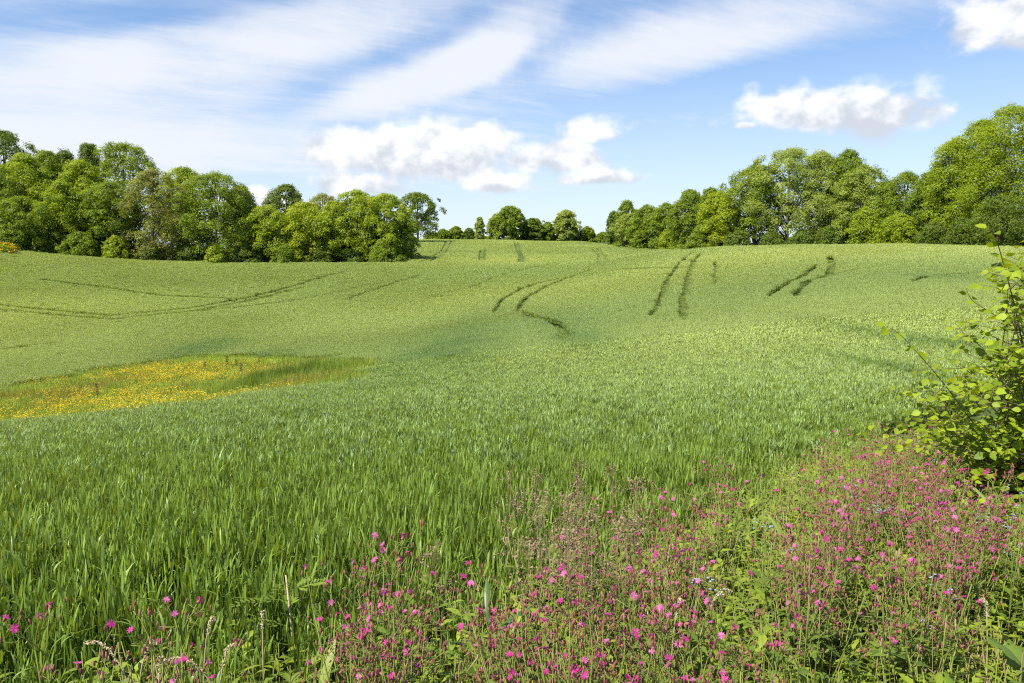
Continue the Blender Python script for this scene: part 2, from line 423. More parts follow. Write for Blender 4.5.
    o=scatter('wheat_crop','wheat',np.stack([x,y,z],1),rot,np.stack([sxy,sxy,sz],1),np.c_[T,np.ones(k)],var,coll)
    o['label']='green wheat crop filling the rolling field'; 
    print('wheat tufts',k)

WL=[hit(px,py) for px,py in ((-60,247),(0,248),(60,254),(110,258),(200,261),(300,262),(360,262),(405,262))]
WL.sort(); wlx,wly=zip(*WL)
def edge_left(x):
    e=np.interp(x,wlx,wly)
    return np.where(x>wlx[-1]+1,1e9,e)
def edge_right(x):                           # the right hand hedge runs from far behind the dip towards the camera
    return np.interp(x,[20,26,32,40,60,75,140],[260,190,160,128,112,100,95])

# ------------------------------------------------------------------ trees
def crown_cards(C, size, up=.35, out=None):
    """leaf clumps: k x 4 x 3 rhombic leaves around centres C, turned towards out"""
    k=len(C); nrm=rdir(k)
    if out is None: nrm[:,2]=np.abs(nrm[:,2])+up
    else: nrm=nrm*.55+out
    nrm/=np.linalg.norm(nrm,axis=1,keepdims=True)
    t=np.cross(nrm,rdir(k)); t/=np.linalg.norm(t,axis=1,keepdims=True)+1e-9; b=np.cross(nrm,t)
    s=size*rng.uniform(.6,1.3,(k,1)); w=s*rng.uniform(.45,.75,(k,1))
    return np.stack([C-t*s*.5,C+b*w*.5,C+t*s*.5,C-b*w*.5],1)
def tree(name,label,cat,px,Y,top,wpx,kind,bottom=.06,dens=1.0,airy=0.,lean=0.,group=None,seed=0,trunk=True,shape='round',crownname='crown',x=None):
    global rng
    keep=rng; rng=np.random.default_rng(5000+seed)
    a,b=ray(px,top); X=a*Y; zb=g1(X,Y); H=EZ+b*Y-zb; Wd=wpx/F*Y*(1.28 if trunk else 1.15)
    t=thing(name,label,cat,(X,Y,zb-.05),0,group)
    cs=max(.18,.0020*Y)                      # leaf spray size
    h0=H*bottom
    lobes=[]
    sc_=max(.55,min(1.25,(H/16)**.6))
    area=math.pi*Wd*(H-h0)*.8
    nl=int(np.clip(area/(1.75*sc_*sc_)*(.75 if airy else 1),16,130))
    ph=rng.uniform(0,6.28,6)
    for i in range(nl):
        zz=((i+.5)/nl)**.9
        if shape=='round': prof_=math.sqrt(max(0.02,1-(1.82*zz-.83)**2)) if zz>.456 else .80+.44*zz
        elif shape=='tall': prof_=math.sqrt(max(.03,1-(2*zz-1)**2))*.9+.1*(1-zz)
        else: prof_=math.sqrt(max(.02,1-zz**2))
        lr=rng.uniform(.75,1.7)*sc_; lr=min(lr,Wd*.3,H*.25)
        an=i*2.39996+rng.uniform(-.6,.6)
        bump=1+.10*math.sin(2*an+ph[0]+3*zz)+.09*math.sin(3*an+ph[1]-7*zz)+.07*math.sin(9*zz+ph[2]+an)
        rad=max(0,Wd/2*prof_*bump*rng.uniform(.72,1.06)-lr*.7)*(1 if rng.random()<.85 else .5)
        zc=h0+zz*(H-h0)-lr*.55+rng.normal()*.25*sc_
        zc=min(max(zc,lr*.45),H-lr*.72)
        lobes.append((rad*math.cos(an)+lean*zc,rad*math.sin(an),zc,lr))
    lr=min(Wd*.17,1.3*sc_); lobes.append((lean*H,0,H-lr*.8,lr))
    cards=[];rn=[]
    for (lx,ly,lz,lr) in lobes:
        k=int(225*(lr/1.2/max(cs/.27,1))**1.7*dens*(1-.35*airy))+14
        o_=np.array([lx-lean*lz,ly,0]); o_=o_/(np.linalg.norm(o_)+.3); ax=o_*.75+np.array([0,0,.75])
        d=rdir(k); f=d@ax; d=np.where((f<-.12)[:,None],-d,d)
        lump=1+.22*np.sin(d[:,0]*5+lx*3)*np.sin(d[:,1]*5+ly*3)+.12*np.sin(d[:,2]*9+lz*2)
        C=np.array([lx,ly,lz])+d*(lr*lump*rng.uniform(.66,1.06,k))[:,None]*np.array([1,1,.8])+rng.normal(size=(k,3))*.07
        ok=C[:,2]>.05; C=C[ok]; d=d[ok]
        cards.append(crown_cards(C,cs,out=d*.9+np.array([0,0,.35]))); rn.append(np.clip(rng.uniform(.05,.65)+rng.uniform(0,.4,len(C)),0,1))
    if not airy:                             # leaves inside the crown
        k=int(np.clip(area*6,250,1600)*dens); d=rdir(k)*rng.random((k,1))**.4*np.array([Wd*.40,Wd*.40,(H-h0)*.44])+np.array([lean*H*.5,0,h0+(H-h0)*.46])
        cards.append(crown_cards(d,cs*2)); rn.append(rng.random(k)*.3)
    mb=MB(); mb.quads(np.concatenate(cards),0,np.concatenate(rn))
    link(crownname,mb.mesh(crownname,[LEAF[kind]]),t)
    tb=MB(); r0=max(.05,H*.018)
    if trunk:
        tb.tube([(0,0,0),(lean*H*.2+.03*H*rng.normal()*.3,.02*H*rng.normal()*.3,H*.3),(lean*H*.6,0,H*.6),(lean*H*.9,0,H*.88)],[r0*1.2,r0,r0*.6,r0*.15],7)
    else:
        tb.tube([(0,0,0),(lean*H*.5,0,H*.7)],[r0,r0*.4],5)
    for q in rng.permutation(len(lobes))[:12 if not airy else 20]:
        lx,ly,lz,lr=lobes[q]; z0=max(.1*H,lz*rng.uniform(.35,.65))
        tb.tube([(lean*z0,0,z0),(lx*.45,ly*.45,z0+(lz-z0)*.62),(lx,ly,lz)],[r0*.42,r0*.28,r0*.08],5)
        if airy:
            for e in range(4):
                dd=rdir(1)[0]*lr*.95; dd[2]=abs(dd[2])
                tb.tube([(lx,ly,lz),(lx+dd[0],ly+dd[1],lz+dd[2])],[r0*.09,r0*.03],3)
    link('trunk' if trunk else 'stem',tb.mesh('trunk',[M_bark]),t)
    rng=keep
    return t

LT=[ # left wood  (px, Y, top, width, leaf, options, label)
 (-22,137,158,70,'mid',{},'tree cut by the left frame edge, mid green crown'),
 (2,160,130,60,'dark',{},'tallest dark tree at the upper left corner of the wood'),
 (24,141,154,50,'bright',{},'bright green round tree below the tall dark one at the far left of the wood'),
 (20,134,196,56,'mid',{},'mid green tree in the front row above the yellow broom'),
 (46,150,150,38,'mid',{},'small rounded crown in the gap right of the tall dark corner tree'),
 (64,162,150,30,'dark',{},'dark crown of the back row, left of the narrow dark pointed crown'),
 (88,164,143,27,'dark',{'shape':'tall'},'narrow dark pointed crown left of the highest dome of the wood'),
 (122,158,142,66,'mid',{},'broad dome in the back row, highest crown in the middle of the left wood'),
 (80,146,160,48,'bright',{},'light green crown just in front of the narrow dark pointed one'),
 (61,137,181,38,'bright',{},'small bright lime tree of the front row, low in the left wood'),
 (108,139,181,50,'mid',{},'front row tree below the broad dome, left of the brownish tree'),
 (151,139,169,50,'brown',{'airy':.25,'dens':.9},'brownish thin-leaved tree in the left wood'),
 (184,157,167,48,'bright',{},'bright crown of the back row just right of the brownish tree'),
 (214,143,172,68,'mid',{},'large broad mid green tree right of the brownish tree'),
 (240,147,187,38,'olive',{},'olive crown on the right shoulder of the large broad tree'),
 (266,144,206,46,'bright',{},'low light green tree in front of the lone dark back crown'),
 (286,176,184,38,'dark',{},'dark lone crown rising behind the low right half of the wood'),
 (322,172,193,40,'brown',{'airy':.6,'dens':.7},'sparse brownish crown with bare top twigs behind the front row'),
 (304,145,202,44,'yellow',{},'yellow-green round tree in the middle of the low right half of the wood'),
 (334,146,201,40,'bright',{},'bright tree between the yellow-green one and the big end trees'),
 (357,148,190,50,'bright',{},'tall bright tree, left one of the pair at the right end of the wood'),
 (384,146,193,50,'bright',{},'rounded leafy tree that ends the left wood on the right'),
 (400,146,216,28,'mid',{},'short dark-sided tree at the very foot of the right end of the wood'),
]
LB=[ # bushes along its foot
 (12,131,224,32,'mid','rounded bush right of the yellow broom'),(42,134,232,34,'dark','dark bush under the small bright lime tree'),
 (78,134,232,34,'mid','low bush at the field edge left of the front row tree below the dome'),(116,135,236,26,'bright','small light bush at the field edge below the broad dome'),
 (150,137,242,24,'dark','dark bush at the foot of the brownish tree'),(186,139,244,26,'dark','dark green bush at the field edge between brownish and large tree'),
 (214,137,244,18,'yellow','small yellow-green bush at the foot of the large broad tree'),(246,141,243,28,'dark','dark bush below the olive crown'),
 (284,141,244,28,'mid','bush at the foot of the low light green tree'),(318,143,246,24,'dark','dark bush under the yellow-green tree'),
 (352,144,247,24,'dark','dark bush at the foot of the tall bright end tree'),(386,142,238,34,'mid','bush at the foot of the last rounded tree'),
]
FT=[ # far hilltop trees
 (417,222,192,40,'dark',{'airy':.35,'bottom':.2,'seed':3},'dark open-crowned tree standing just beyond the right end of the left wood'),
 (443,282,229,16,'mid',{'bush':1},'low bush on the skyline right of the dark open-crowned tree'),
 (456,284,226,16,'mid',{'bush':1},'roundest of the low skyline bushes left of the slender tree'),
 (469,284,228,14,'dark',{'bush':1},'low dark bush on the skyline beside the slender tree'),
 (479.5,280,217,9,'olive',{'shape':'tall','airy':.3},'slender little tree on the skyline'),
 (496,286,214,15,'olive',{'airy':.4,'shape':'tall'},'thin pale tree on the skyline touching the big round one'),
 (510,282,205.5,30,'mid',{},'biggest round tree in the middle of the skyline'),
 (533,285,218,24,'dark',{},'dark rounded tree right of the biggest skyline tree'),
 (548,285,222,13,'mid',{'shape':'tall'},'narrow tree in the skyline group right of the dark rounded one'),
 (566,283,209.5,23,'olive',{'shape':'tall'},'upright pale-topped tree alone on the skyline'),
 (587,285,226,18,'mid',{'bush':1},'bush on the skyline right of the upright pale-topped tree'),
 (603,283,232,16,'mid',{'bush':1},'lowest bush on the skyline next to the right hand hedge'),
]
FB=[(427,235,8),(486,236,14),(522,236,16),(556,235,16),(577,235,12),(594,235,14),(433,233,12)]
RT=[ # right hand tree line
 (614,205,211,13,'dark',{},'small dark tree at the far left end of the right tree line'),
 (627,202,200,20,'mid',{'airy':.2},'first tall tree at the far left end of the right tree line'),
 (631,184,213,28,'olive',{},'pale olive tree in front of the first tall tree of the right line'),
 (647,172,205,30,'mid',{},'mid green tree right of the pale olive one'),
 (666,163,203,28,'mid',{},'round tree right of the mid green one, above a small front bush'),
 (690,150,189,34,'mid',{},'dark-sided tall tree left of the yellow-green one'),
 (711,152,187,28,'mid',{'shape':'tall'},'upright crown just behind the yellow-green tree'),
 (721,138,192,38,'yellow',{},'yellow-green rounded tree left of the great airy trees'),
 (757,139,164,56,'mid',{'bottom':.2},'left shoulder tree of the great domed clump'),
 (790,136,149,84,'olive',{'airy':.3,'bottom':.2,'dens':1.15},'great airy tree with bare branches showing through, top of the domed clump'),
 (822,134,152,54,'olive',{'airy':.25,'bottom':.16},'airy pale crown right of the great airy tree'),
 (848,131,150,44,'mid',{},'pointed leafy crown at the right end of the domed clump'),
 (865,127,166,50,'olive',{},'olive broad tree stepping down right of the pointed crown'),
 (884,124,182,32,'mid',{},'lower tree in the saddle between the two high clumps'),
 (908,121,171,44,'mid',{'airy':.45},'open lacy crown in the saddle left of the tall right hand clump'),
 (932,117,170,34,'mid',{},'mid green tree at the left foot of the tall right hand clump'),
 (956,113,138,46,'bright',{'bottom':.15},'tall bright tree, left one of the high clump at the right'),
 (984,110,119,48,'bright',{'bottom':.15},'tall bright tree between the two highest at the right'),
 (1012,104,104,66,'bright',{'bottom':.15},'highest tree of the picture, at the right frame edge'),
 (1062,104,100,70,'bright',{},'tree mostly hidden by the right frame edge'),
 (1000,100,196,46,'dark',{},'dark low tree under the highest tree at the right'),
]
RB=[(668,158,229,18,'bright','bright small bush in front of the round tree of the right line'),(700,138,226,26,'mid','bush at the foot of the dark-sided tall tree'),  # 'dark' bushes here carry the shade at the tree bases in their leaf colour
 (738,132,231,26,'dark','bush under the yellow-green rounded tree'),(772,129,230,26,'dark','shade-coloured bush under the left shoulder tree of the dome'),(802,129,229,28,'dark','shade-coloured leafy bush below the great airy tree'),
 (830,126,226,30,'dark','shade-coloured bush below the airy pale crown'),(866,119,208,34,'bright','light bush skirting the olive broad tree'),(900,115,213,36,'bright','light bush skirting the open lacy crown'),
 (934,111,222,34,'dark','shade-coloured bush left of the tall clump'),(962,106,218,30,'dark','shade-coloured bush at the foot of the tall bright trees'),(986,100,236,18,'mid','small low bush at the field edge beside the hazel tip at the right edge')]
sd=0
for px,Y,top,w,kind,op,lab in LT:
    sd+=1; tree('broadleaf_tree',lab,'tree',px,Y,top,w,kind,seed=sd,group='trees of the left wood',**op)
for px,Y,top,w,kind,lab in LB:
    sd+=1; tree('bush',lab,'bush',px,Y,top,w,kind,bottom=0,seed=sd,group='bushes at the foot of the left wood',trunk=False,shape='dome',crownname='foliage')
for px,Y,top,w,kind,op,lab in FT:
    sd+=1; op=dict(op); op.pop('seed',0)
    if op.pop('bush',0): tree('bush',lab,'bush',px,Y,top,w,kind,bottom=0,seed=sd,group='bushes on the skyline',trunk=False,shape='dome',crownname='foliage',**op)
    else: tree('broadleaf_tree',lab,'tree',px,Y,top,w,kind,seed=sd,group='trees on the skyline',**op)
for px,top,w in FB:
    sd+=1; tree('bush','small low bush between the skyline trees','bush',px,288,top,w,'mid',bottom=0,seed=sd,group='small bushes between the skyline trees',trunk=False,shape='dome',crownname='foliage')
for px,Y,top,w,kind,op,lab in RT:
    sd+=1; tree('broadleaf_tree',lab,'tree',px,Y,top,w,kind,seed=sd,group='trees of the right line',**op)
for px,Y,top,w,kind,lab in RB:
    sd+=1; tree('bush',lab,'bush',px,Y,top,w,kind,bottom=0,seed=sd,group='bushes along the right line',trunk=False,shape='dome',crownname='foliage')

# broom with yellow flowers at the left frame edge
def broom():
    r=np.random.default_rng(9)
    a,b=ray(4,240); Y=126; t=thing('broom_shrub','yellow flowering broom at the left frame edge under the wood','shrub',(a*Y,Y,g1(a*Y,Y)))
    C=rdir(420)*r.random((420,1))**.4*np.array([1.3,1.1,.9])+np.array([0,0,1.1]); mb=MB(); mb.quads(crown_cards(C,.28)); link('foliage',mb.mesh('foliage',[LEAF['mid']]),t)
    C=rdir(520)*np.array([1.75,1.3,1.0])*r.uniform(.8,1.05,(520,1))+np.array([0,0,1.15]); C=C[C[:,2]>.5]
    mb=MB(); mb.quads(crown_cards(C,.2)); link('blossom',mb.mesh('blossom',[leafmat('broom_blossom',(.62,.36,.01),(.75,.50,.02),.2,(1,1,1))]),t)
broom()

# dense low growth, coloured dark for the shade under the trees
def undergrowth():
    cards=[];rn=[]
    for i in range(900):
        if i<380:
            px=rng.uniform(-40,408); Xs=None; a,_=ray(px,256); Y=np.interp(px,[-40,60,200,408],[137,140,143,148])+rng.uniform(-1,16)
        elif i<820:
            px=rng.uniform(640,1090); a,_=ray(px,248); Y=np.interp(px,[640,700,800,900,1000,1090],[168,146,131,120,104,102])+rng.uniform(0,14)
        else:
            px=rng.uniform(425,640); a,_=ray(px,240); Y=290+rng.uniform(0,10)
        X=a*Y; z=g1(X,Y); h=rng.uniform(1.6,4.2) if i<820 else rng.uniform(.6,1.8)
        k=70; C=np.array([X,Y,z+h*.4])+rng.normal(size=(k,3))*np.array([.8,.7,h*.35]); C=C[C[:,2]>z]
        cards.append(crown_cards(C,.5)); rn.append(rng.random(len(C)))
    mb=MB(); mb.quads(np.concatenate(cards),0,np.concatenate(rn)); o=link('undergrowth',mb.mesh('undergrowth',[M_under_shade])); o['kind']='stuff'
    o['label']='undergrowth in shade-dark leaf colour beneath the trees'
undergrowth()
crop()

# ------------------------------------------------------------------ flowery hollow
def rand_poly(P,k):
    P=np.array(P); lo,hi=P.min(0),P.max(0); q=rng.uniform(lo,hi,(k,2)); return q[poly_mask(q[:,0],q[:,1],P)]
def hollow():
    r=np.random.default_rng(31)
    mg=leafmat('meadow_grass',(0.20,0.235,0.03),(0.34,0.36,0.07),.35,None,.55,True); my=leafmat('buttercup_petal',(.60,.42,.008),(.72,.55,.02),.2,(1,1,.6),.35,False,.5)
    g=[];fl=[]
    for v in range(5):
        mb=MB()
        for s in range(26):
            blade(mb,(*r.uniform(-.25,.25,2),0),r.uniform(0,6.28),r.uniform(.3,.6),r.uniform(.012,.02),r.uniform(.05,.35),r.uniform(0,.6),0,r.random(),3)
        g.append(mb.mesh('meadow_tuft',[mg]))
    for v in range(4):
        mb=MB()
        for s in range(14):
            p=np.array([*r.uniform(-.3,.3,2),r.uniform(.34,.60)])
            blade(mb,(p[0],p[1],.1),0,p[2]-.1,.008,0,0,1,r.random(),1)
            for q in range(3):
                a=r.uniform(0,6.28); d=np.array([math.cos(a),math.sin(a),.5]); e=np.array([-math.sin(a),math.cos(a),.2])*.012
                mb.add([p-e,p+e,p+e+d*.022,p-e+d*.022],[(0,1,2,3)],0,r.random())
        fl.append(mb.mesh('buttercup_tuft',[my,mg]))
    P=rand_poly(HOL,42000); x,y=P.T
    n=vnoise(x,y,2.2,41); n2=vnoise(x,y,5,42); k=len(x)
    # pale pinkish, green and dark patches
    T=np.array([1.12,1.3,1.1])*(.8+.4*n[:,None]); pink=np.clip((vnoise(x,y,3,44)-.62)*5,0,1)[:,None]; T=T*(1-pink)+np.array([1.12,1.0,1.0])*pink
    cx_,cy_=hit(290,374); dk=np.exp(-((x-cx_)/3.2)**2-((y-cy_)/2.6)**2); cx2,cy2=hit(345,368); dk=np.maximum(dk,.6*np.exp(-((x-cx2)/3)**2-((y-cy2)/2.5)**2))
    T=T*(1-dk)[:,None]+np.array([.45,.62,.45])*dk[:,None]
    coll=proto_collection('meadow_tufts',g)
    s=np.stack([np.full(k,1.)*rng.uniform(.8,1.3,k)]*2+[rng.uniform(.7,1.2,k)*(.75+.6*vnoise(x,y,1.1,45))*(1+1.0*dk)],1)
    o=scatter('meadow_grass','m',np.stack([x,y,G(x,y)],1),np.stack([np.zeros(k),np.zeros(k),rng.uniform(0,6.28,k)],1),s,np.c_[T,np.ones(k)],rng.integers(0,5,k),coll)
    o['label']='rough meadow grass in the hollow of the field'
    P=rand_poly(HOL,36000); x,y=P.T
    band=vnoise(x*.35,y,2.6,47)*.6+vnoise(x,y,1.2,48)*.4
    cxs=np.exp(-((x-cx_)/4)**2-((y-cy_)/3)**2)+np.exp(-((x-cx2)/4.5)**2-((y-cy2)/3)**2)
    keep=rng.random(len(x))<np.clip((band-.42)*2.2,0.02,.5)*np.clip((300-(512+796*x/y))/130,.04,1)*np.clip(seg_dist(x,y,HOL[8:])/6,.22,1)*np.clip(seg_dist(x,y,HOL[:8])/2,.3,1)*np.clip(1-cxs*1.4,0,1); x,y=x[keep],y[keep]; k=len(x)
    o=scatter('buttercup_flowers','m',np.stack([x,y,G(x,y)],1),np.stack([np.zeros(k),np.zeros(k),rng.uniform(0,6.28,k)],1),np.stack([rng.uniform(.8,1.3,k)]*3,1)*np.array([1.1,1.1,1]),np.ones((k,4)),rng.integers(0,4,k),proto_collection('buttercup_tufts',fl))
    o['label']='yellow buttercups spread over the hollow'
hollow()
# dark seeding docks that stand in the buttercups
M_seed=plainmat('dock_seed',(.11,.12,.035),.8,30,(.16,.14,.05)); M_dockstem=plainmat('dock_stem',(.12,.12,.04),.7)
def dock_spike():
    r=np.random.default_rng(3); t=thing('dock_plant','dark seeding dock spike standing among the buttercups','dock',(0,0,0),0,'dock spikes in the flowery hollow')
    mb=MB(); mb.tube([(0,0,0),(.02,0,.6),(0,0,1.15)],[.012,.01,.005],5); link('stem',mb.mesh('stem',[M_dockstem]),t)
    C=np.stack([r.normal(0,.05,260),r.normal(0,.05,260),r.uniform(.5,1.2,260)],1); mb=MB(); mb.quads(crown_cards(C,.06)); link('seed_head',mb.mesh('seed_head',[M_seed]),t)
    return t
ds=dock_spike()
for i,(px,py) in enumerate(((236,357),(241,362),(227,356),(259,354),(205,361),(97,386))):
    X,Y=hit(px,py+6); o=ds if i==0 else dup(ds,(0,0,0),0); o.location=(X,Y,g1(X,Y)); o.rotation_euler=(0,0,i*1.3); o.scale=(.95,.95,.72+.1*(i%3))

# ------------------------------------------------------------------ verge
def verge():
    r=np.random.default_rng(51)
    mg=leafmat('verge_grass',(0.14,0.185,0.02),(0.32,0.35,0.055),.38,(1.3,1.15,.4),.5,True,.4)
    mbn=leafmat('seed_stalk',(0.20,0.155,0.07),(0.36,0.28,0.14),.2,(1,1,1),.7,True)
    ml=leafmat('verge_leaf',(0.12,0.18,0.016),(0.29,0.345,0.035),.38,(1.35,1.15,.35),.45,True,.4)
    pr=[]
    for v in range(6):                       # fine grass
        mb=MB()
        for s in range(16):
            blade(mb,(*r.uniform(-.05,.05,2),0),r.uniform(0,6.28),r.uniform(.2,.5),r.uniform(.003,.0075),r.uniform(.05,.75),r.uniform(0,1.5),0,r.random(),4)
        for s in range(2 if v%3==0 else 0):
            a=r.uniform(0,6.28); h=r.uniform(.45,.62); b0=np.array([*r.uniform(-.05,.05,2),0]); tp=b0+np.array([math.cos(a)*.06,math.sin(a)*.06,h])
            mb.strip([b0,(b0+tp)/2,tp],np.array([-math.sin(a),math.cos(a),0]),[.003,.0025,.002],1,r.random())
            C=tp+np.stack([r.normal(0,.010,16),r.normal(0,.010,16),r.uniform(-.10,.02,16)],1); mb.quads(crown_cards(C,.006),1)
        pr.append(mb.mesh('verge_tuft',[mg,mbn]))
    def leaf(mb,p,az,el,l,w,rn):
        d=np.array([math.cos(az)*math.cos(el),math.sin(az)*math.cos(el),math.sin(el)]); s_=np.array([-math.sin(az),math.cos(az),0]); u=np.cross(d,s_)
        V=[p]; 
        V=[p,p+d*l*.35-s_*w*.5+u*w*.12,p+d*l*.35,p+d*l*.35+s_*w*.5+u*w*.12,p+d*l*.72-s_*w*.36+u*(w*.1-.08*l),p+d*l*.72-u*.08*l,p+d*l*.72+s_*w*.36+u*(w*.1-.08*l),p+d*l-u*.22*l]
        mb.add(V,[(0,2,1),(0,3,2),(1,2,5,4),(2,3,6,5),(4,5,7),(5,6,7)],2,rn)
    for v in range(7):                       # leafy herbs
        mb=MB()
        for s in range(4):
            bx,by=r.uniform(-.05,.05,2); h=r.uniform(.25,.55); la=r.uniform(0,6.28); tp=np.array([bx+math.cos(la)*.07,by+math.sin(la)*.07,h])
            mb.tube([(bx,by,0),((bx+tp[0])/2,(by+tp[1])/2,h*.55),tuple(tp)],[.0028,.0022,.0015],4,0,.5)
            for q in range(6):
                t=.3+.7*q/6; p=np.array([bx,by,0])*(1-t)+tp*t; az=q*1.6+r.uniform(-.4,.4); l=r.uniform(.04,.09)*(1.25-.5*t)
                for o_ in (0,math.pi): leaf(mb,p,az+o_,r.uniform(-.2,.7),l,l*r.uniform(.32,.5),r.random())
        pr.append(mb.mesh('herb_tuft',[mg,mbn,ml]))
    for v in range(4):                       # brown and reddish spent stalks
        mb=MB()
        for s in range(6):
            bx,by=r.uniform(-.06,.06,2); h=r.uniform(.42,.66); la=r.uniform(0,6.28); tp=np.array([bx+math.cos(la)*.08,by+math.sin(la)*.08,h])
            mb.tube([(bx,by,0),tuple(tp)],[.0025,.0015],4,1,r.random())
            for q in range(7):
                p=tp+np.array([r.normal(0,.03),r.normal(0,.03),r.uniform(-.12,.03)])
                mb.tube([tuple((p+tp)/2-np.array([0,0,.03])),tuple(p),tuple(p+np.array([0,0,.012]))],[.001,.0035,.002],5,1,r.random())
        pr.append(mb.mesh('spent_stalks',[mg,mbn,ml]))
    coll=proto_collection('verge_tufts',pr)
    k=74000; y=rng.uniform(-1.5,10.5,k); x=rng.uniform(-5.5,10,k)
    vd=verge_depth(x,y); near=np.hypot(x,y)
    keep=(vd>-1.3)&(near>1.15)&(rng.random(k)<np.clip(1.15-.03*y,.5,1)*np.where(vd>0,1,np.clip(.55+vd*.5,0,1)**1.5))&(np.abs(x)<1.05*np.maximum(y,0)+2.2)
    x,y,vd=x[keep],y[keep],vd[keep]; k=len(x)
    n=vnoise(x,y,.35,61); n2=vnoise(x,y,1.0,62)
    T=np.ones((k,3)); br=np.clip((vnoise(x,y,.7,63)-.55)*3,0,1)[:,None]
    T=np.array([1,1.06,1])*(1-br)+np.array([1.22,1.04,1.05])*br; T=T*(.8+.4*n[:,None])
    u=rng.random(k); leafy=.50+.35*n2
    var=np.where(u<leafy,rng.integers(6,13,k),np.where(u<leafy+.012,rng.integers(13,17,k),rng.integers(0,6,k)))
    sz=rng.uniform(.70,1.05,k)*(.86+.25*n2)
    o=scatter('verge_vegetation','m',np.stack([x,y,G(x,y)],1),np.stack([rng.normal(0,.14,k),rng.normal(0,.14,k),rng.uniform(0,6.28,k)],1),np.stack([rng.uniform(.9,1.2,k)]*2+[sz],1),np.c_[T,np.ones(k)],var,coll)
    o['label']='tangled grass, herbs and brown stalks of the verge'
    print('verge tufts',k)
verge()

# ---- campion plants
M_pet=[leafmat('campion_petal_bright',(.38,.016,.16),(.54,.045,.27),.3,(1.1,.9,1.1),.5),leafmat('campion_petal_pale',(.44,.07,.23),(.60,.15,.38),.3,(1.1,.9,1.1),.5)]
M_cal=leafmat('campion_calyx',(.20,.05,.055),(.30,.13,.09),.15,(1,1,1),.6); M_cst=leafmat('campion_stem',(.13,.17,.03),(.22,.23,.05),.1,(1,1,1),.6); M_clf=leafmat('campion_leaf',(.08,.13,.02),(.17,.23,.04),.35)
def flower_mesh(seed,pet):
    r=np.random.default_rng(seed); mb=MB()
    for k in range(5):
        a=k*2*math.pi/5+r.normal(0,.08); dz=r.uniform(-.002,.004); l=.0112*r.uniform(.9,1.15)
        for s in (-1,1):
            b=a+s*.30
            P=[(0,0,0),(l*.55*math.cos(b+s*.25),l*.55*math.sin(b+s*.25),.0015),(l*math.cos(b),l*math.sin(b),dz),(l*.62*math.cos(a+s*.04),l*.62*math.sin(a+s*.04),.001)]
            mb.add(P,[(0,1,2,3)],0,r.random())
    mb.tube([(0,0,-.014),(0,0,-.009),(0,0,-.001)],[.0022,.0042,.0026],6,1,r.random())
    return mb.mesh('flower',[pet,M_cal])
FL=[flower_mesh(i,M_pet[i%2]) for i in range(6)]
def campion(seed,nf):
    r=np.random.default_rng(700+seed)
    t=thing('campion_plant','pink-flowered campion with reddish calyces in the tangled near verge','flower',(0,0,0),0,'pink campion plants in the verge')
    mb=MB(); tips=[]
    for s in range(r.integers(2,4)):
        a=r.uniform(0,6.28); h=r.uniform(.48,.62); sp_=r.uniform(.03,.11); pts=[]; 
        for q in range(5):
            u=q/4; pts.append((math.cos(a)*sp_*u**1.3+r.normal(0,.004),math.sin(a)*sp_*u**1.3+r.normal(0,.004),h*u))
        mb.tube(pts,[.0028,.0026,.0023,.002,.0015],4,0,r.random())
        for q in (1,2,3):
            p=np.array(pts[q]); az=r.uniform(0,6.28); l=r.uniform(.04,.07)
            for o_ in (0,math.pi):
                d=np.array([math.cos(az+o_),math.sin(az+o_),r.uniform(.0,.6)]); sd_=np.array([-math.sin(az),math.cos(az),0])*l*.2
                mb.add([p,p+d*l*.45-sd_,p+d*l-np.array([0,0,l*.15]),p+d*l*.45+sd_],[(0,1,2,3)],2,r.random())
        for b in range(4):
            p0=np.array(pts[3 if b<2 else 4]); az=r.uniform(0,6.28); e=p0+np.array([math.cos(az)*r.uniform(.02,.06),math.sin(az)*r.uniform(.02,.06),r.uniform(.02,.10)])
            mb.tube([tuple(p0),tuple((p0+e)/2+np.array([0,0,.01])),tuple(e)],[.0014,.0012,.001],4,0,r.random()); tips.append(e)
            for c in range(2):               # buds and spent calyces
                f=e+np.array([r.normal(0,.018),r.normal(0,.018),r.uniform(-.025,.012)])
                mb.tube([tuple(e-np.array([0,0,.02])),tuple(f)],[.0009,.0009],3,0,r.random())
                mb.tube([tuple(f),tuple(f+np.array([0,0,.006])),tuple(f+np.array([r.normal(0,.003),0,.014]))],[.0016,.0032,.0013],6,1,r.random())
    link('stem',mb.mesh('stem',[M_cst,M_cal,M_clf]),t)
    for i in r.permutation(len(tips))[:nf]:
        f=link('flower',FL[r.integers(0,6)],t); f.location=tuple(tips[i]+np.array([0,0,.014]))
        f.rotation_euler=(r.normal(.35,.5),r.normal(0,.5),r.uniform(0,6.28)); f.scale=(r.uniform(.82,1.1),)*3
    return t
protos=[campion(i,n_) for i,n_ in enumerate((9,7,6,5,6,4,7,6))]
BL=[((895,470),48,30,70),((940,500),50,32,48),((860,510),40,30,26),((985,545),40,40,20),((845,590),50,50,8),((960,600),50,50,10),((580,650),42,30,20),((520,645),36,30,10),((640,600),50,38,10),((475,615),30,30,5),((700,620),55,45,14),((345,625),34,30,10),((390,662),40,20,9),
    ((110,660),50,12,6),((800,560),50,50,12),((760,520),50,40,8),((430,645),50,24,3),((570,560),40,30,6),((895,430),30,10,8),((700,530),40,30,6)]
cnt=0
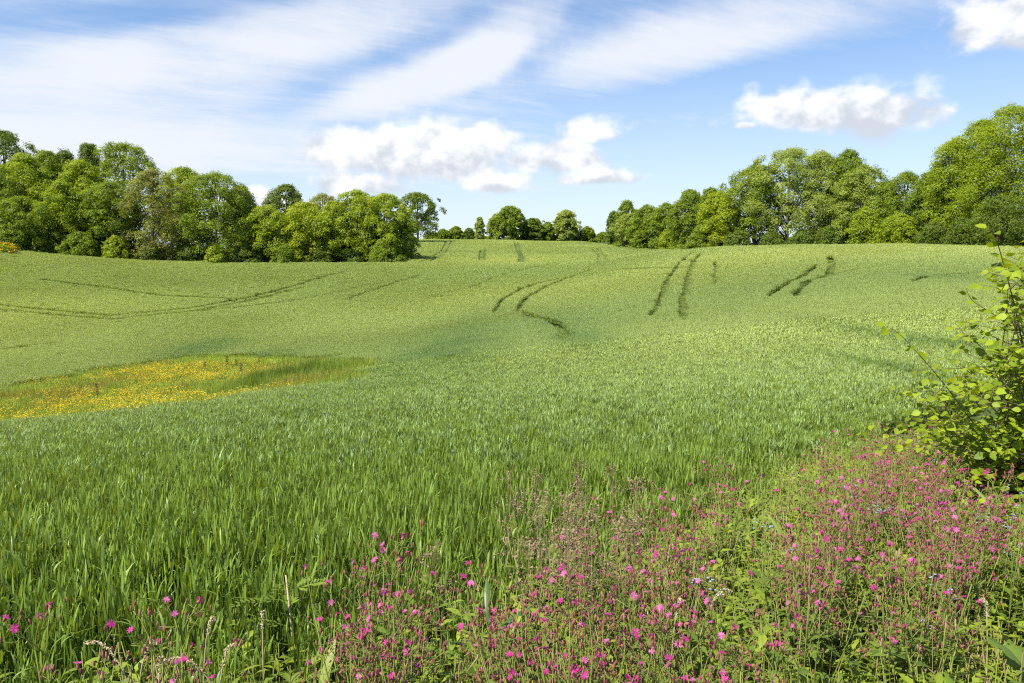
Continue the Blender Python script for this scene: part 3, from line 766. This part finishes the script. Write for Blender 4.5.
for (cx_,cy_),wx,wy,nn in BL:
    for i in range(nn):
        if i%5==0: ox,oy=random.gauss(0,.7)*wx,random.gauss(0,.7)*wy
        px=cx_+ox+random.gauss(0,9); py=min(cy_+oy+random.gauss(0,7),690)
        X,Y=hit(px,py,.0)
        if Y<1.75 or Y>9: continue
        s_=random.uniform(1.0,1.22); q=random.randrange(8)
        o=protos[cnt] if cnt<8 else dup(protos[q],(0,0,0),0)
        o.location=(X,Y,g1(X,Y)); o.rotation_euler=(random.gauss(0,.08),random.gauss(0,.08),random.uniform(0,6.28)); o.scale=(s_,)*3; cnt+=1
        if cnt>=300: break
print('campion',cnt)

# ---- dry pale grass stalks
M_dry=leafmat('dry_grass',(.42,.34,.19),(.58,.50,.31),.2,(1,1,.9),.7)
def dry_stalk(label,px,py,arch,az,seed):
    r=np.random.default_rng(seed); X,Y=hit(px,py,.03); z=g1(X,Y); top=W(px,py,Y).z-z
    t=thing('dry_grass_stalk',label,'grass stalk',(X,Y,z),0,'dry pale grass stalks')
    d=np.array([math.cos(az),math.sin(az)]); base=-d*arch*.5; pts=[]
    for q in range(9):
        u=q/8; hx=base+d*arch*u**1.6; pts.append((hx[0],hx[1],top*min(1,math.sin(min(1.75,u*1.75))*1.0)))
    mb=MB(); mb.tube(pts,[.0022]*6+[.0018,.0015,.001],4,0,.4); link('stem',mb.mesh('stem',[M_dry]),t)
    mb=MB()
    for q in range(150):
        u=r.uniform(.66,1); i=min(7,int(u*8)); f=u*8-i; p=np.array(pts[i])*(1-f)+np.array(pts[i+1])*f
        C=(p+r.normal(0,.0028,3))[None]; mb.quads(crown_cards(C,.007))
    link('seed_head',mb.mesh('seed_head',[M_dry]),t)
for i,(px,py,ar,az,lb) in enumerate(((206,618,.06,.3,'short pale hooked grass head above the bottom left flowers'),(118,643,.22,3.0,'long pale grass stalk arching left at the bottom left'),(142,642,.10,.2,'pale hooked grass head between the arching stalks'),
    (222,646,.08,.4,'pale drooping grass head near the pink patch at the bottom left'),(205,655,.24,3.3,'low pale stalk arching left beside the drooping head'),(158,660,.05,1.5,'short thick pale seed head at the bottom left'),(262,612,.02,1.5,'straight pale seed head standing in front of the wheat'),
    (668,545,.05,.4,'pale straw stalk standing in the middle of the verge'),(676,600,.06,.5,'pale bent straw in the middle of the verge'),(710,590,.16,.1,'pale arching grass blade in the middle of the verge'),(988,600,.04,2.,'pale upright straw near the bottom right'))):
    dry_stalk(lb,px,py,ar,az,900+i)

# ---- brown grass panicles in front of the wheat
M_pan=leafmat('panicle',(.20,.13,.07),(.32,.23,.14),.2,(1,1,1),.7)
def panicle():
    r=np.random.default_rng(77); t=thing('grass_panicle','airy brown grass panicle in front of the wheat','grass stalk',(0,0,0),0,'brown grass panicles before the wheat')
    mb=MB(); mb.tube([(0,0,0),(.01,0,.5),(.03,.0,.9)],[.002,.0017,.001],4,0,.3); link('stem',mb.mesh('stem',[M_pan]),t)
    mb=MB()
    for q in range(34):
        z=r.uniform(.62,.92); a=r.uniform(0,6.28); l=.075*(1-(z-.62)/.4)+.01; p=np.array([.03*(z/.9)**2,0,z]); e=p+np.array([math.cos(a)*l,math.sin(a)*l,l*.6])
        mb.tube([tuple(p),tuple(e)],[.0007,.0006],3,0,.3)
        C=e+r.normal(0,.008,(5,3)); mb.quads(crown_cards(C,.011))
    link('seed_head',mb.mesh('seed_head',[M_pan]),t)
    return t
pn=panicle()
for i in range(26):
    px,py=[(545,480),(560,497),(553,505),(575,515),(588,478),(600,488),(566,530),(585,545),(605,540),(640,500),(520,545),(622,530),(612,555),(470,560)][i%14]
    px+=random.gauss(0,9); py+=random.gauss(0,7); X,Y=hit(px,py,.15); o=pn if i==0 else dup(pn,(0,0,0),0)
    o.location=(X,Y,g1(X,Y)); o.rotation_euler=(random.gauss(0,.07),random.gauss(0,.07),random.uniform(0,6.28)); o.scale=(random.uniform(.85,1.1),)*2+(.9,)

# ---- broad leaved plants
M_broad=leafmat('broad_leaf',(.10,.16,.02),(.17,.25,.035),.35,(1.3,1.15,.4),.4,False,.4)
M_pale=leafmat('pale_leaf',(.20,.26,.05),(.30,.36,.09),.35,(1.2,1.1,.5),.45)
M_darkl=leafmat('dark_spear_leaf',(.05,.11,.025),(.08,.15,.03),.3,None,.35,False,.5)
def bigleaf(mb,p,az,el,l,w,rn,curl=.5,mat=0):
    d0=np.array([math.cos(az),math.sin(az),0.]); s_=np.array([-math.sin(az),math.cos(az),0.]); n_=7; q=np.array(p,float); V=[]
    for i in range(n_+1):
        u=i/n_; e=el-curl*u*1.6; d=d0*math.cos(e)+np.array([0,0,math.sin(e)]); ww=w*math.sin(math.pi*min(1,(u*.93+.05)))**.75*(1-.25*u); up=np.cross(d,s_)
        wob=.06*w*math.sin(i*2.1+rn*9)
        V+= [q-s_*ww*.5+up*(-.16*ww+wob), q.copy(), q+s_*ww*.5+up*(-.16*ww-wob)]; q=q+d*l/n_
    Fc=[]
    for i in range(n_):
        for k in (0,1): Fc.append((3*i+k,3*i+k+1,3*i+k+4,3*i+k+3))
    mb.add(V,Fc,mat,rn)
def broad_plant(label,px,py,leaves,mat,h):
    X,Y=hit(px,py); z=g1(X,Y); t=thing('broad_leaved_plant',label,'plant',(X,Y,z))
    mb=MB(); mb.tube([(0,0,0),(.01,0,h)],[.006,.003],6,0,.5); link('stem',mb.mesh('stem',[M_dockstem]),t)
    for (zz,az,el,l,w,rn) in leaves:
        mb=MB(); bigleaf(mb,(0.01*zz/h,0,zz),az,el,l,w,rn); link('leaf',mb.mesh('leaf',[mat],True),t)
broad_plant('dark green spear-leaved plant with pale tip among the pink flowers, bottom centre',488,585,[(.35,2.9,.5,.20,.035,.3),(.4,.4,.9,.22,.04,.6),(.45,1.7,1.2,.2,.035,.8),(.3,3.6,.3,.2,.04,.2),(.5,5.,1.35,.16,.03,.9)],M_darkl,.6)
broad_plant('long pale green leaf standing upright in the middle of the verge',786,510,[(.42,2.2,1.2,.2,.035,.9),(.40,.1,.6,.16,.03,.6)],M_pale,.5)
broad_plant('yellow-green leaves of a dock at the bottom edge, left of centre',316,640,[(.42,1.2,1.4,.20,.04,.8),(.35,3.0,.5,.17,.06,.9),(.33,5.6,.5,.16,.06,.5),(.38,4.1,.2,.14,.07,.7)],M_pale,.45)
broad_plant('large dock with broad glossy leaves in the bottom right corner',968,655,[(.38,2.8,.6,.17,.05,.7),(.36,.6,.5,.17,.055,.5),(.33,4.4,.2,.17,.06,.9),(.42,1.6,.9,.15,.045,.3),(.30,5.4,.1,.16,.055,.6),(.45,3.6,.8,.13,.04,.8)],M_broad,.5)
broad_plant('big smooth rounded leaf at the right frame edge near the bottom',1022,618,[(.46,2.6,.9,.14,.065,.3),(.40,4.0,.4,.15,.07,.6),(.42,1.3,.8,.15,.07,.5)],M_broad,.5)
broad_plant('leafy stem with long narrow leaves under the hazel',985,505,[(.34+.05*k,k*2.4,.7,.17,.03,.1*k) for k in range(8)],M_pale,.75)
broad_plant('small broad-leaved plant in the centre of the verge',812,585,[(.4,2.0,.8,.13,.045,.4),(.4,4.5,.2,.13,.05,.8),(.42,.2,.4,.13,.05,.6)],M_broad,.45)
# pinnate yellow-green plant in front of the wheat
def pinnate():
    X,Y=hit(288,560,.06); z=g1(X,Y); t=thing('feathery_plant','yellow-green feathery-leaved plant with dry stem in front of the wheat','plant',(X,Y,z))
    mb=MB(); mb.tube([(0,0,0),(.01,0,.35),(-.01,0,.62)],[.006,.005,.003],6,0,.5); link('stem',mb.mesh('stem',[M_dry]),t)
    r=np.random.default_rng(4)
    for k in range(8):
        mb=MB(); az=(3.3,.3,3.0,-.2,1.8,3.6,.6,4.6)[k]; z0=.34+.036*k; l=(.22,.16,.17,.12,.12,.2,.14,.12)[k]
        d=np.array([math.cos(az),math.sin(az),.25]); s_=np.array([-math.sin(az),math.cos(az),.1]); p0=np.array([0,0,z0])
        mb.tube([tuple(p0),tuple(p0+d*l)],[.0015,.0008],4,0,.5)
        for q in range(9):
            u=.25+.75*q/8; p=p0+d*l*u-np.array([0,0,.03*u*u])
            for o_ in (-1,1):
                e=(d*.5+s_*o_*.9+np.array([0,0,r.uniform(-.2,.3)]))*.045*(1.15-u*.6); wv=d*.008
                mb.add([p,p+e*.5-wv,p+e,p+e*.5+wv],[(0,1,2,3)],0,r.random())
        link('leaf',mb.mesh('leaf',[leafmat('feather_leaf',(.14,.21,.028),(.22,.30,.04),.4)] if k==0 else [bpy.data.materials['feather_leaf']]),t)
pinnate()
# pale blue forget-me-nots below the hazel
M_blue=leafmat('forget_petal',(.30,.40,.70),(.45,.53,.80),.2,(1,1,1),.5)
def forget():
    r=np.random.default_rng(12); t=thing('forget_me_not','pale blue forget-me-not beneath the hazel','flower',(0,0,0),0,'pale blue flowers near the hazel')
    mb=MB(); fb=MB()
    for s in range(5):
        a=r.uniform(0,6.28); e=np.array([math.cos(a)*.09,math.sin(a)*.09,r.uniform(.48,.62)]); mb.tube([(0,0,0),tuple(e*.6),tuple(e)],[.002,.0015,.001],4,0,.3)
        for q in range(4):
            p=e+r.normal(0,.012,3); 
            for k in range(5):
                b=k*1.2566; u=np.array([math.cos(b),math.sin(b),.15])*.006; w_=np.array([-math.sin(b),math.cos(b),0])*.0025; fb.add([p,p+u*.6-w_,p+u,p+u*.6+w_],[(0,1,2,3)],0,r.random())
    link('stem',mb.mesh('stem',[M_clf]),t); link('flower',fb.mesh('flower',[M_blue]),t); return t
fg=forget()
for i in range(15):
    px,py=((890,500),(925,500),(1008,505),(985,520),(950,470),(900,520),(860,485),(760,530),(700,575),(1015,480),(930,585))[i%11]
    X,Y=hit(px+random.gauss(0,10),py+random.gauss(0,8)); o=fg if i==0 else dup(fg,(0,0,0),0); o.location=(X,Y,g1(X,Y)); o.rotation_euler=(0,0,random.uniform(0,6.28))

# ------------------------------------------------------------------ hazel shrub
def hazel():
    global rng
    r=np.random.default_rng(66); HY=5.6
    bx=ray(1062,400)[0]*HY; z0=g1(bx,HY); t=thing('hazel_shrub','young hazel shrub with round yellow-green leaves reaching in from the right edge','shrub',(bx,HY,z0))
    o3=Vector((bx,HY,z0))
    wd=MB(); lf=MB(); twigs=[]
    def path(P,rad):
        P=[Vector(p) for p in P]; out=[]
        for i in range(len(P)-1):                # catmull-rom
            p0,p1,p2,p3=P[max(i-1,0)],P[i],P[i+1],P[min(i+2,len(P)-1)]
            for q in range(5):
                u=q/5; out.append(.5*((2*p1)+(p2-p0)*u+(2*p0-5*p1+4*p2-p3)*u*u+(3*p1-p0-3*p2+p3)*u**3))
        out.append(P[-1]); k=len(out); wd.tube([p-o3 for p in out],[max(.0015,rad*(1-i/k*.85)) for i in range(k)],5)
        return out
    def leaf_at(p,d,sz):
        # broad ovate leaf, nearly level, on a short stalk
        d=Vector(d); d.normalize(); n_=Vector((r.normal(-.3,.6),r.normal(-.3,.6),1)).normalized(); s_=d.cross(n_).normalized(); n_=s_.cross(d)
        b=Vector(p)+d*.012; cz=r.uniform(.02,.16)*sz
        prof_=[(0,.02),(.13,.52),(.36,.86),(.6,.76),(.83,.38),(1.0,.01)]; V=[]
        for u,w in prof_:
            dr=-.18*u*u*sz; c=b+d*(u*sz)+n_*dr
            V+= [c-s_*(w*sz*.45)+n_*cz*w, c, c+s_*(w*sz*.45)+n_*cz*w]
        V=[v-o3 for v in V]; Fc=[]
        for i in range(5):
            for k in (0,1): Fc.append((3*i+k,3*i+k+1,3*i+k+4,3*i+k+3))
        lf.add([tuple(v) for v in V],Fc,0,r.random())
    def leafy(P,step,sz,start=.2):
        L_=0; i0=int(len(P)*start); acc=0; side=1
        for i in range(i0,len(P)-1):
            seg=(P[i+1]-P[i]); acc+=seg.length
            if acc>step or i==len(P)-2:
                acc=0; side=-side; tn=seg.normalized(); lat=tn.cross(Vector((r.normal(0,.3),r.normal(0,.3),1))).normalized()*side
                leaf_at(P[i+1],lat*.9+tn*.5+Vector((0,0,r.uniform(-.4,.25))),sz*r.uniform(.7,1.2))
    base=lambda dx,dy: Vector((bx+dx,HY+dy,z0))
    # the two shoots that stand out against the field
    s1=path([base(0,-.1),W(1050,470,5.5),W(1030,380,5.4),W(1016,312,5.35),W(1003,262,5.3),W(996,240,5.3),W(988,229,5.28)],.008); leafy(s1,.042,.072,.45)
    s2=path([base(-.1,-.3),W(1015,470,5.3),W(975,425,5.2),W(945,385,5.1),W(915,350,5.05),W(897,332,5.0),W(886,327,5.0)],.006); leafy(s2,.042,.068,.4)
    for P_,st in (([W(1018,330,5.35),W(990,312,5.2),W(972,300,5.15),W(966,288,5.1)],.04),([W(1024,350,5.4),W(990,335,5.2),W(968,322,5.1)],.04),([W(1010,290,5.3),W(1024,276,5.2),W(1036,268,5.1)],.05),([W(1000,262,5.3),W(985,276,5.2)],.05),
                 ([W(945,385,5.1),W(930,400,5.0),W(923,412,4.95)],.045),([W(975,425,5.2),W(940,425,5.0),W(915,440,4.9)],.05)):
        leafy(path(P_,.004),st,.066,.1)
    # the mass of the bush
    for i in range(185):
        a=r.uniform(0,6.28); tx=W(r.uniform(956,1140),335+215*r.random()**.8,HY+r.uniform(-.75,.8)); mid=(base(r.normal(0,.12),r.normal(0,.12))+tx)/2+Vector((0,0,.22))
        P_=path([base(r.normal(0,.12),r.normal(0,.12)),mid,tx,tx+Vector((r.normal(-.12,.12),r.normal(-.05,.15),-.02))],.006); leafy(P_,.036,.064,.2)
        for q in range(5):
            k=r.integers(6,len(P_)-1); p=P_[k]; e=p+Vector((r.normal(-.05,.22),r.normal(-.03,.22),r.uniform(-.05,.22))); leafy(path([p,(p+e)/2+Vector((0,0,.03)),e],.003),.031,.056,.15)
    for i in range(60):
        tx=W(r.uniform(1002,1130),r.uniform(258,400),HY+r.uniform(-.6,.6)); mid=(base(0,0)+tx)/2+Vector((r.normal(0,.1),r.normal(0,.1),.1))
        P_=path([base(r.normal(0,.1),r.normal(0,.1)),mid,tx,tx+Vector((r.normal(-.05,.1),r.normal(0,.1),.1))],.006); leafy(P_,.04,.060,.4)
        for q in range(3):
            k=r.integers(9,len(P_)-1); p=P_[k]; e=p+Vector((r.normal(-.03,.16),r.normal(-.03,.16),r.uniform(.0,.2))); leafy(path([p,(p+e)/2+Vector((0,0,.03)),e],.003),.033,.062,.15)
    link('branch',wd.mesh('branch',[M_twig],True),t)
    link('foliage',lf.mesh('foliage',[leafmat('hazel_leaf',(.135,.205,.012),(.33,.42,.020),.45,(1.3,1.12,.3),.5,False,.22)],True),t)
hazel()

# ------------------------------------------------------------------ sky, sun
SUN_AZ=R(-128); SUN_EL=R(54)                 # clockwise from +Y: behind the camera, to the left
sv=Vector((math.sin(SUN_AZ)*math.cos(SUN_EL),math.cos(SUN_AZ)*math.cos(SUN_EL),math.sin(SUN_EL)))
sl=bpy.data.lights.new('sun','SUN'); sl.energy=5.0; sl.angle=R(.5); sl.color=(1,.955,.88)
so=link('sun',sl); so.rotation_euler=sv.to_track_quat('Z','Y').to_euler()
wo=bpy.data.worlds.new('World'); sc.world=wo; wo.use_nodes=True
nt=wo.node_tree; N,L=nt.nodes,nt.links; N.clear()
def math_(op,a,b=None,c=None,clamp=False):
    q=N.new('ShaderNodeMath'); q.operation=op; q.use_clamp=clamp
    for i,v in enumerate((a,b,c)):
        if v is None: continue
        if isinstance(v,(int,float)): q.inputs[i].default_value=v
        else: L.new(v,q.inputs[i])
    return q.outputs[0]
def smooth(v,lo,hi):
    q=N.new('ShaderNodeMapRange'); q.interpolation_type='SMOOTHSTEP'; L.new(v,q.inputs[0]); q.inputs[1].default_value=lo; q.inputs[2].default_value=hi
    return q.outputs[0]
def noise(vec,scale,detail=6,rough=.55,dist=0.):
    q=N.new('ShaderNodeTexNoise'); q.inputs['Scale'].default_value=scale; q.inputs['Detail'].default_value=detail; q.inputs['Roughness'].default_value=rough; q.inputs['Distortion'].default_value=dist
    L.new(vec,q.inputs['Vector']); return q.outputs['Fac']
def comb(x,y,z=0.):
    q=N.new('ShaderNodeCombineXYZ')
    for i,v in enumerate((x,y,z)):
        if isinstance(v,(int,float)): q.inputs[i].default_value=v
        else: L.new(v,q.inputs[i])
    return q.outputs[0]
tc=N.new('ShaderNodeTexCoord'); sx=N.new('ShaderNodeSeparateXYZ'); L.new(tc.outputs['Generated'],sx.inputs[0]); dx,dy,dz=sx.outputs
az=math_('ARCTAN2',dx,dy); el=math_('ARCSINE',dz)
A=comb(az,el)
# high thin cloud: seen on a level sheet, so it streaks towards the horizon
hz=math_('ADD',math_('MAXIMUM',dz,0.),.10); plx=math_('DIVIDE',dx,hz); ply=math_('DIVIDE',dy,hz)
PL=comb(math_('ADD',math_('MULTIPLY',plx,.62),math_('MULTIPLY',ply,.20)),math_('ADD',math_('MULTIPLY',ply,.95),math_('MULTIPLY',plx,-.55)))
ci1=noise(PL,.75,10,.62,.7); ci2=noise(PL,2.6,10,.66,.6)
PL2=comb(math_('ADD',math_('MULTIPLY',plx,.50),math_('MULTIPLY',ply,.12)),math_('ADD',math_('MULTIPLY',ply,1.9),math_('MULTIPLY',plx,-.75)))
ci3=noise(PL2,3.6,12,.70,.5)
ci=math_('ADD',math_('ADD',math_('MULTIPLY',ci1,.40),math_('MULTIPLY',ci2,.27)),math_('MULTIPLY',ci3,.33))
wz=noise(A,5.5,5,.55,.3)                       # uneven edges for the zones below
def zone(px,py,w,h,rot=0.,wob=.5):
    a0,e0=azel(px,py); c_,s_=math.cos(R(rot)),math.sin(R(rot)); w_,h_=w/F,h/F
    u=math_('SUBTRACT',az,a0); v=math_('SUBTRACT',el,e0)
    uu=math_('DIVIDE',math_('ADD',math_('MULTIPLY',u,c_),math_('MULTIPLY',v,s_)),w_); vv=math_('DIVIDE',math_('SUBTRACT',math_('MULTIPLY',v,c_),math_('MULTIPLY',u,s_)),h_)
    d=math_('SQRT',math_('ADD',math_('MULTIPLY',uu,uu),math_('MULTIPLY',vv,vv)))
    d=math_('ADD',d,math_('MULTIPLY',math_('SUBTRACT',wz,.5),wob*2))
    return smooth(math_('SUBTRACT',1.,d),-.15,.75), d, vv
bias=None
for px,py,w,h,rot,am in ((700,95,340,110,5,.13),(120,110,330,90,8,.23),(300,30,240,34,14,.22),(430,78,150,26,18,.34),(500,38,80,32,30,.30),(740,28,250,34,8,.17),(620,66,200,30,8,.13),(300,158,330,34,0,.20),(560,140,260,50,0,.03),(-150,60,260,160,0,.1),(60,20,160,16,10,-.12),
                         (320,90,110,24,22,-.12),(640,95,170,36,6,-.10),(900,80,220,50,0,-.16),(700,150,230,36,0,-.16),(880,175,170,40,0,.04),(1000,60,160,50,0,-.04),(480,205,220,30,0,.12)):
    z_=math_('MULTIPLY',zone(px,py,w,h,rot,.45)[0],am); bias=z_ if bias is None else math_('ADD',bias,z_)
cirrus=math_('MULTIPLY',smooth(math_('ADD',ci,bias),.38,.94),.95)
veil=math_('MULTIPLY',smooth(math_('MULTIPLY',el,-1.),-.32,-.01),.52)      # paler air low down
thin=math_('MAXIMUM',cirrus,veil)
# cumulus
cn=noise(comb(az,math_('MULTIPLY',el,1.25)),20,7,.50,.1); cn2=noise(comb(math_('ADD',az,.012),math_('SUBTRACT',math_('MULTIPLY',el,1.25),.016)),20,5,.55,.15)
dens=None; tt_=None; cg=1.12
for px,py,w,hu,hd in ((420,160,105,42,24),(370,152,70,26,26),(470,150,46,32,24),(595,136,36,18,9),(560,158,62,20,16),(600,179,40,13,7),(500,186,36,16,9),(355,186,50,16,12),(835,113,92,26,20),(870,108,58,18,26),(790,108,50,15,14),(1000,22,46,26,22),(1030,38,40,16,12),(745,126,12,5,4),(250,200,40,14,8)):
    a0,e0=azel(px,py); u=math_('DIVIDE',math_('SUBTRACT',az,a0),w*cg/F); hu*=cg; v=math_('SUBTRACT',el,e0)
    vv=math_('MAXIMUM',math_('DIVIDE',v,hu/F),math_('DIVIDE',v,-hd/F))
    f=math_('SUBTRACT',1.,math_('SQRT',math_('ADD',math_('MULTIPLY',u,u),math_('MULTIPLY',vv,vv))))
    tv=math_('DIVIDE',v,(hu+hd)/2/F)
    wgt=math_('POWER',math_('MAXIMUM',math_('ADD',f,.55),0.0001),4.); wt=math_('MULTIPLY',wgt,tv)
    if dens is None: dens,tt_,ws_=f,wt,wgt
    else:
        q=N.new('ShaderNodeMath'); q.operation='SMOOTH_MAX'; L.new(dens,q.inputs[0]); L.new(f,q.inputs[1]); q.inputs[2].default_value=.22
        dens=q.outputs[0]; tt_=math_('ADD',tt_,wt); ws_=math_('ADD',ws_,wgt)
tt_=math_('DIVIDE',tt_,math_('MAXIMUM',ws_,.0005))
full=math_('ADD',math_('MULTIPLY',dens,1.15),math_('MULTIPLY',math_('SUBTRACT',cn,.5),2.1))
cum=math_('MULTIPLY',smooth(full,-.08,.58),.97)
lit=math_('ADD',math_('ADD',math_('MULTIPLY',tt_,.5),.47),math_('MULTIPLY',math_('SUBTRACT',cn2,cn),-2.6),None)
lit=smooth(lit,.0,.95)
def rgb(c): 
    q=N.new('ShaderNodeRGB'); q.outputs[0].default_value=(*c,1); return q.outputs[0]
def mixc(f,a,b):
    q=N.new('ShaderNodeMix'); q.data_type='RGBA'; L.new(f,q.inputs[0]); L.new(a,q.inputs[6]); L.new(b,q.inputs[7]); return q.outputs[2]
sky=N.new('ShaderNodeTexSky'); sky.sky_type='NISHITA'; sky.sun_disc=False; sky.sun_elevation=SUN_EL; sky.sun_rotation=SUN_AZ; sky.air_density=1.0; sky.dust_density=.6; sky.ozone_density=2.2; sky.altitude=100
KS=.092
CB=1.0
cl_thin=rgb(tuple(v*CB/KS*.545 for v in (.90,.935,1.0))); cl_top=rgb(tuple(v*CB/KS*.62 for v in (.98,.985,1.0))); cl_base=rgb(tuple(v*CB/KS*.43 for v in (.86,.92,1.02)))
tn=N.new('ShaderNodeMix'); tn.data_type='RGBA'; tn.blend_type='MULTIPLY'; tn.inputs[0].default_value=1; tn.inputs[7].default_value=(.83,.94,1.06,1); L.new(sky.outputs[0],tn.inputs[6])
c1=mixc(thin,tn.outputs[2],cl_thin); c2=mixc(cum,c1,mixc(lit,cl_base,cl_top))
bg=N.new('ShaderNodeBackground'); bg.inputs[1].default_value=KS; L.new(c2,bg.inputs[0]); ow=N.new('ShaderNodeOutputWorld'); L.new(bg.outputs[0],ow.inputs[0])
wo.cycles.sampling_method='MANUAL'; wo.cycles.sample_map_resolution=512

# ------------------------------------------------------------------ render settings
vs=sc.view_settings; vs.view_transform='Standard'; vs.look='None'; vs.gamma=1; vs.exposure=.88; vs.use_curve_mapping=False
cy=sc.cycles; cy.max_bounces=4; cy.diffuse_bounces=2; cy.glossy_bounces=2; cy.transmission_bounces=4; cy.transparent_max_bounces=4
cy.caustics_reflective=False; cy.caustics_refractive=False; cy.use_denoising=False; cy.filter_width=1.2; cy.sample_clamp_indirect=6; cy.use_adaptive_sampling=True; cy.adaptive_threshold=.04
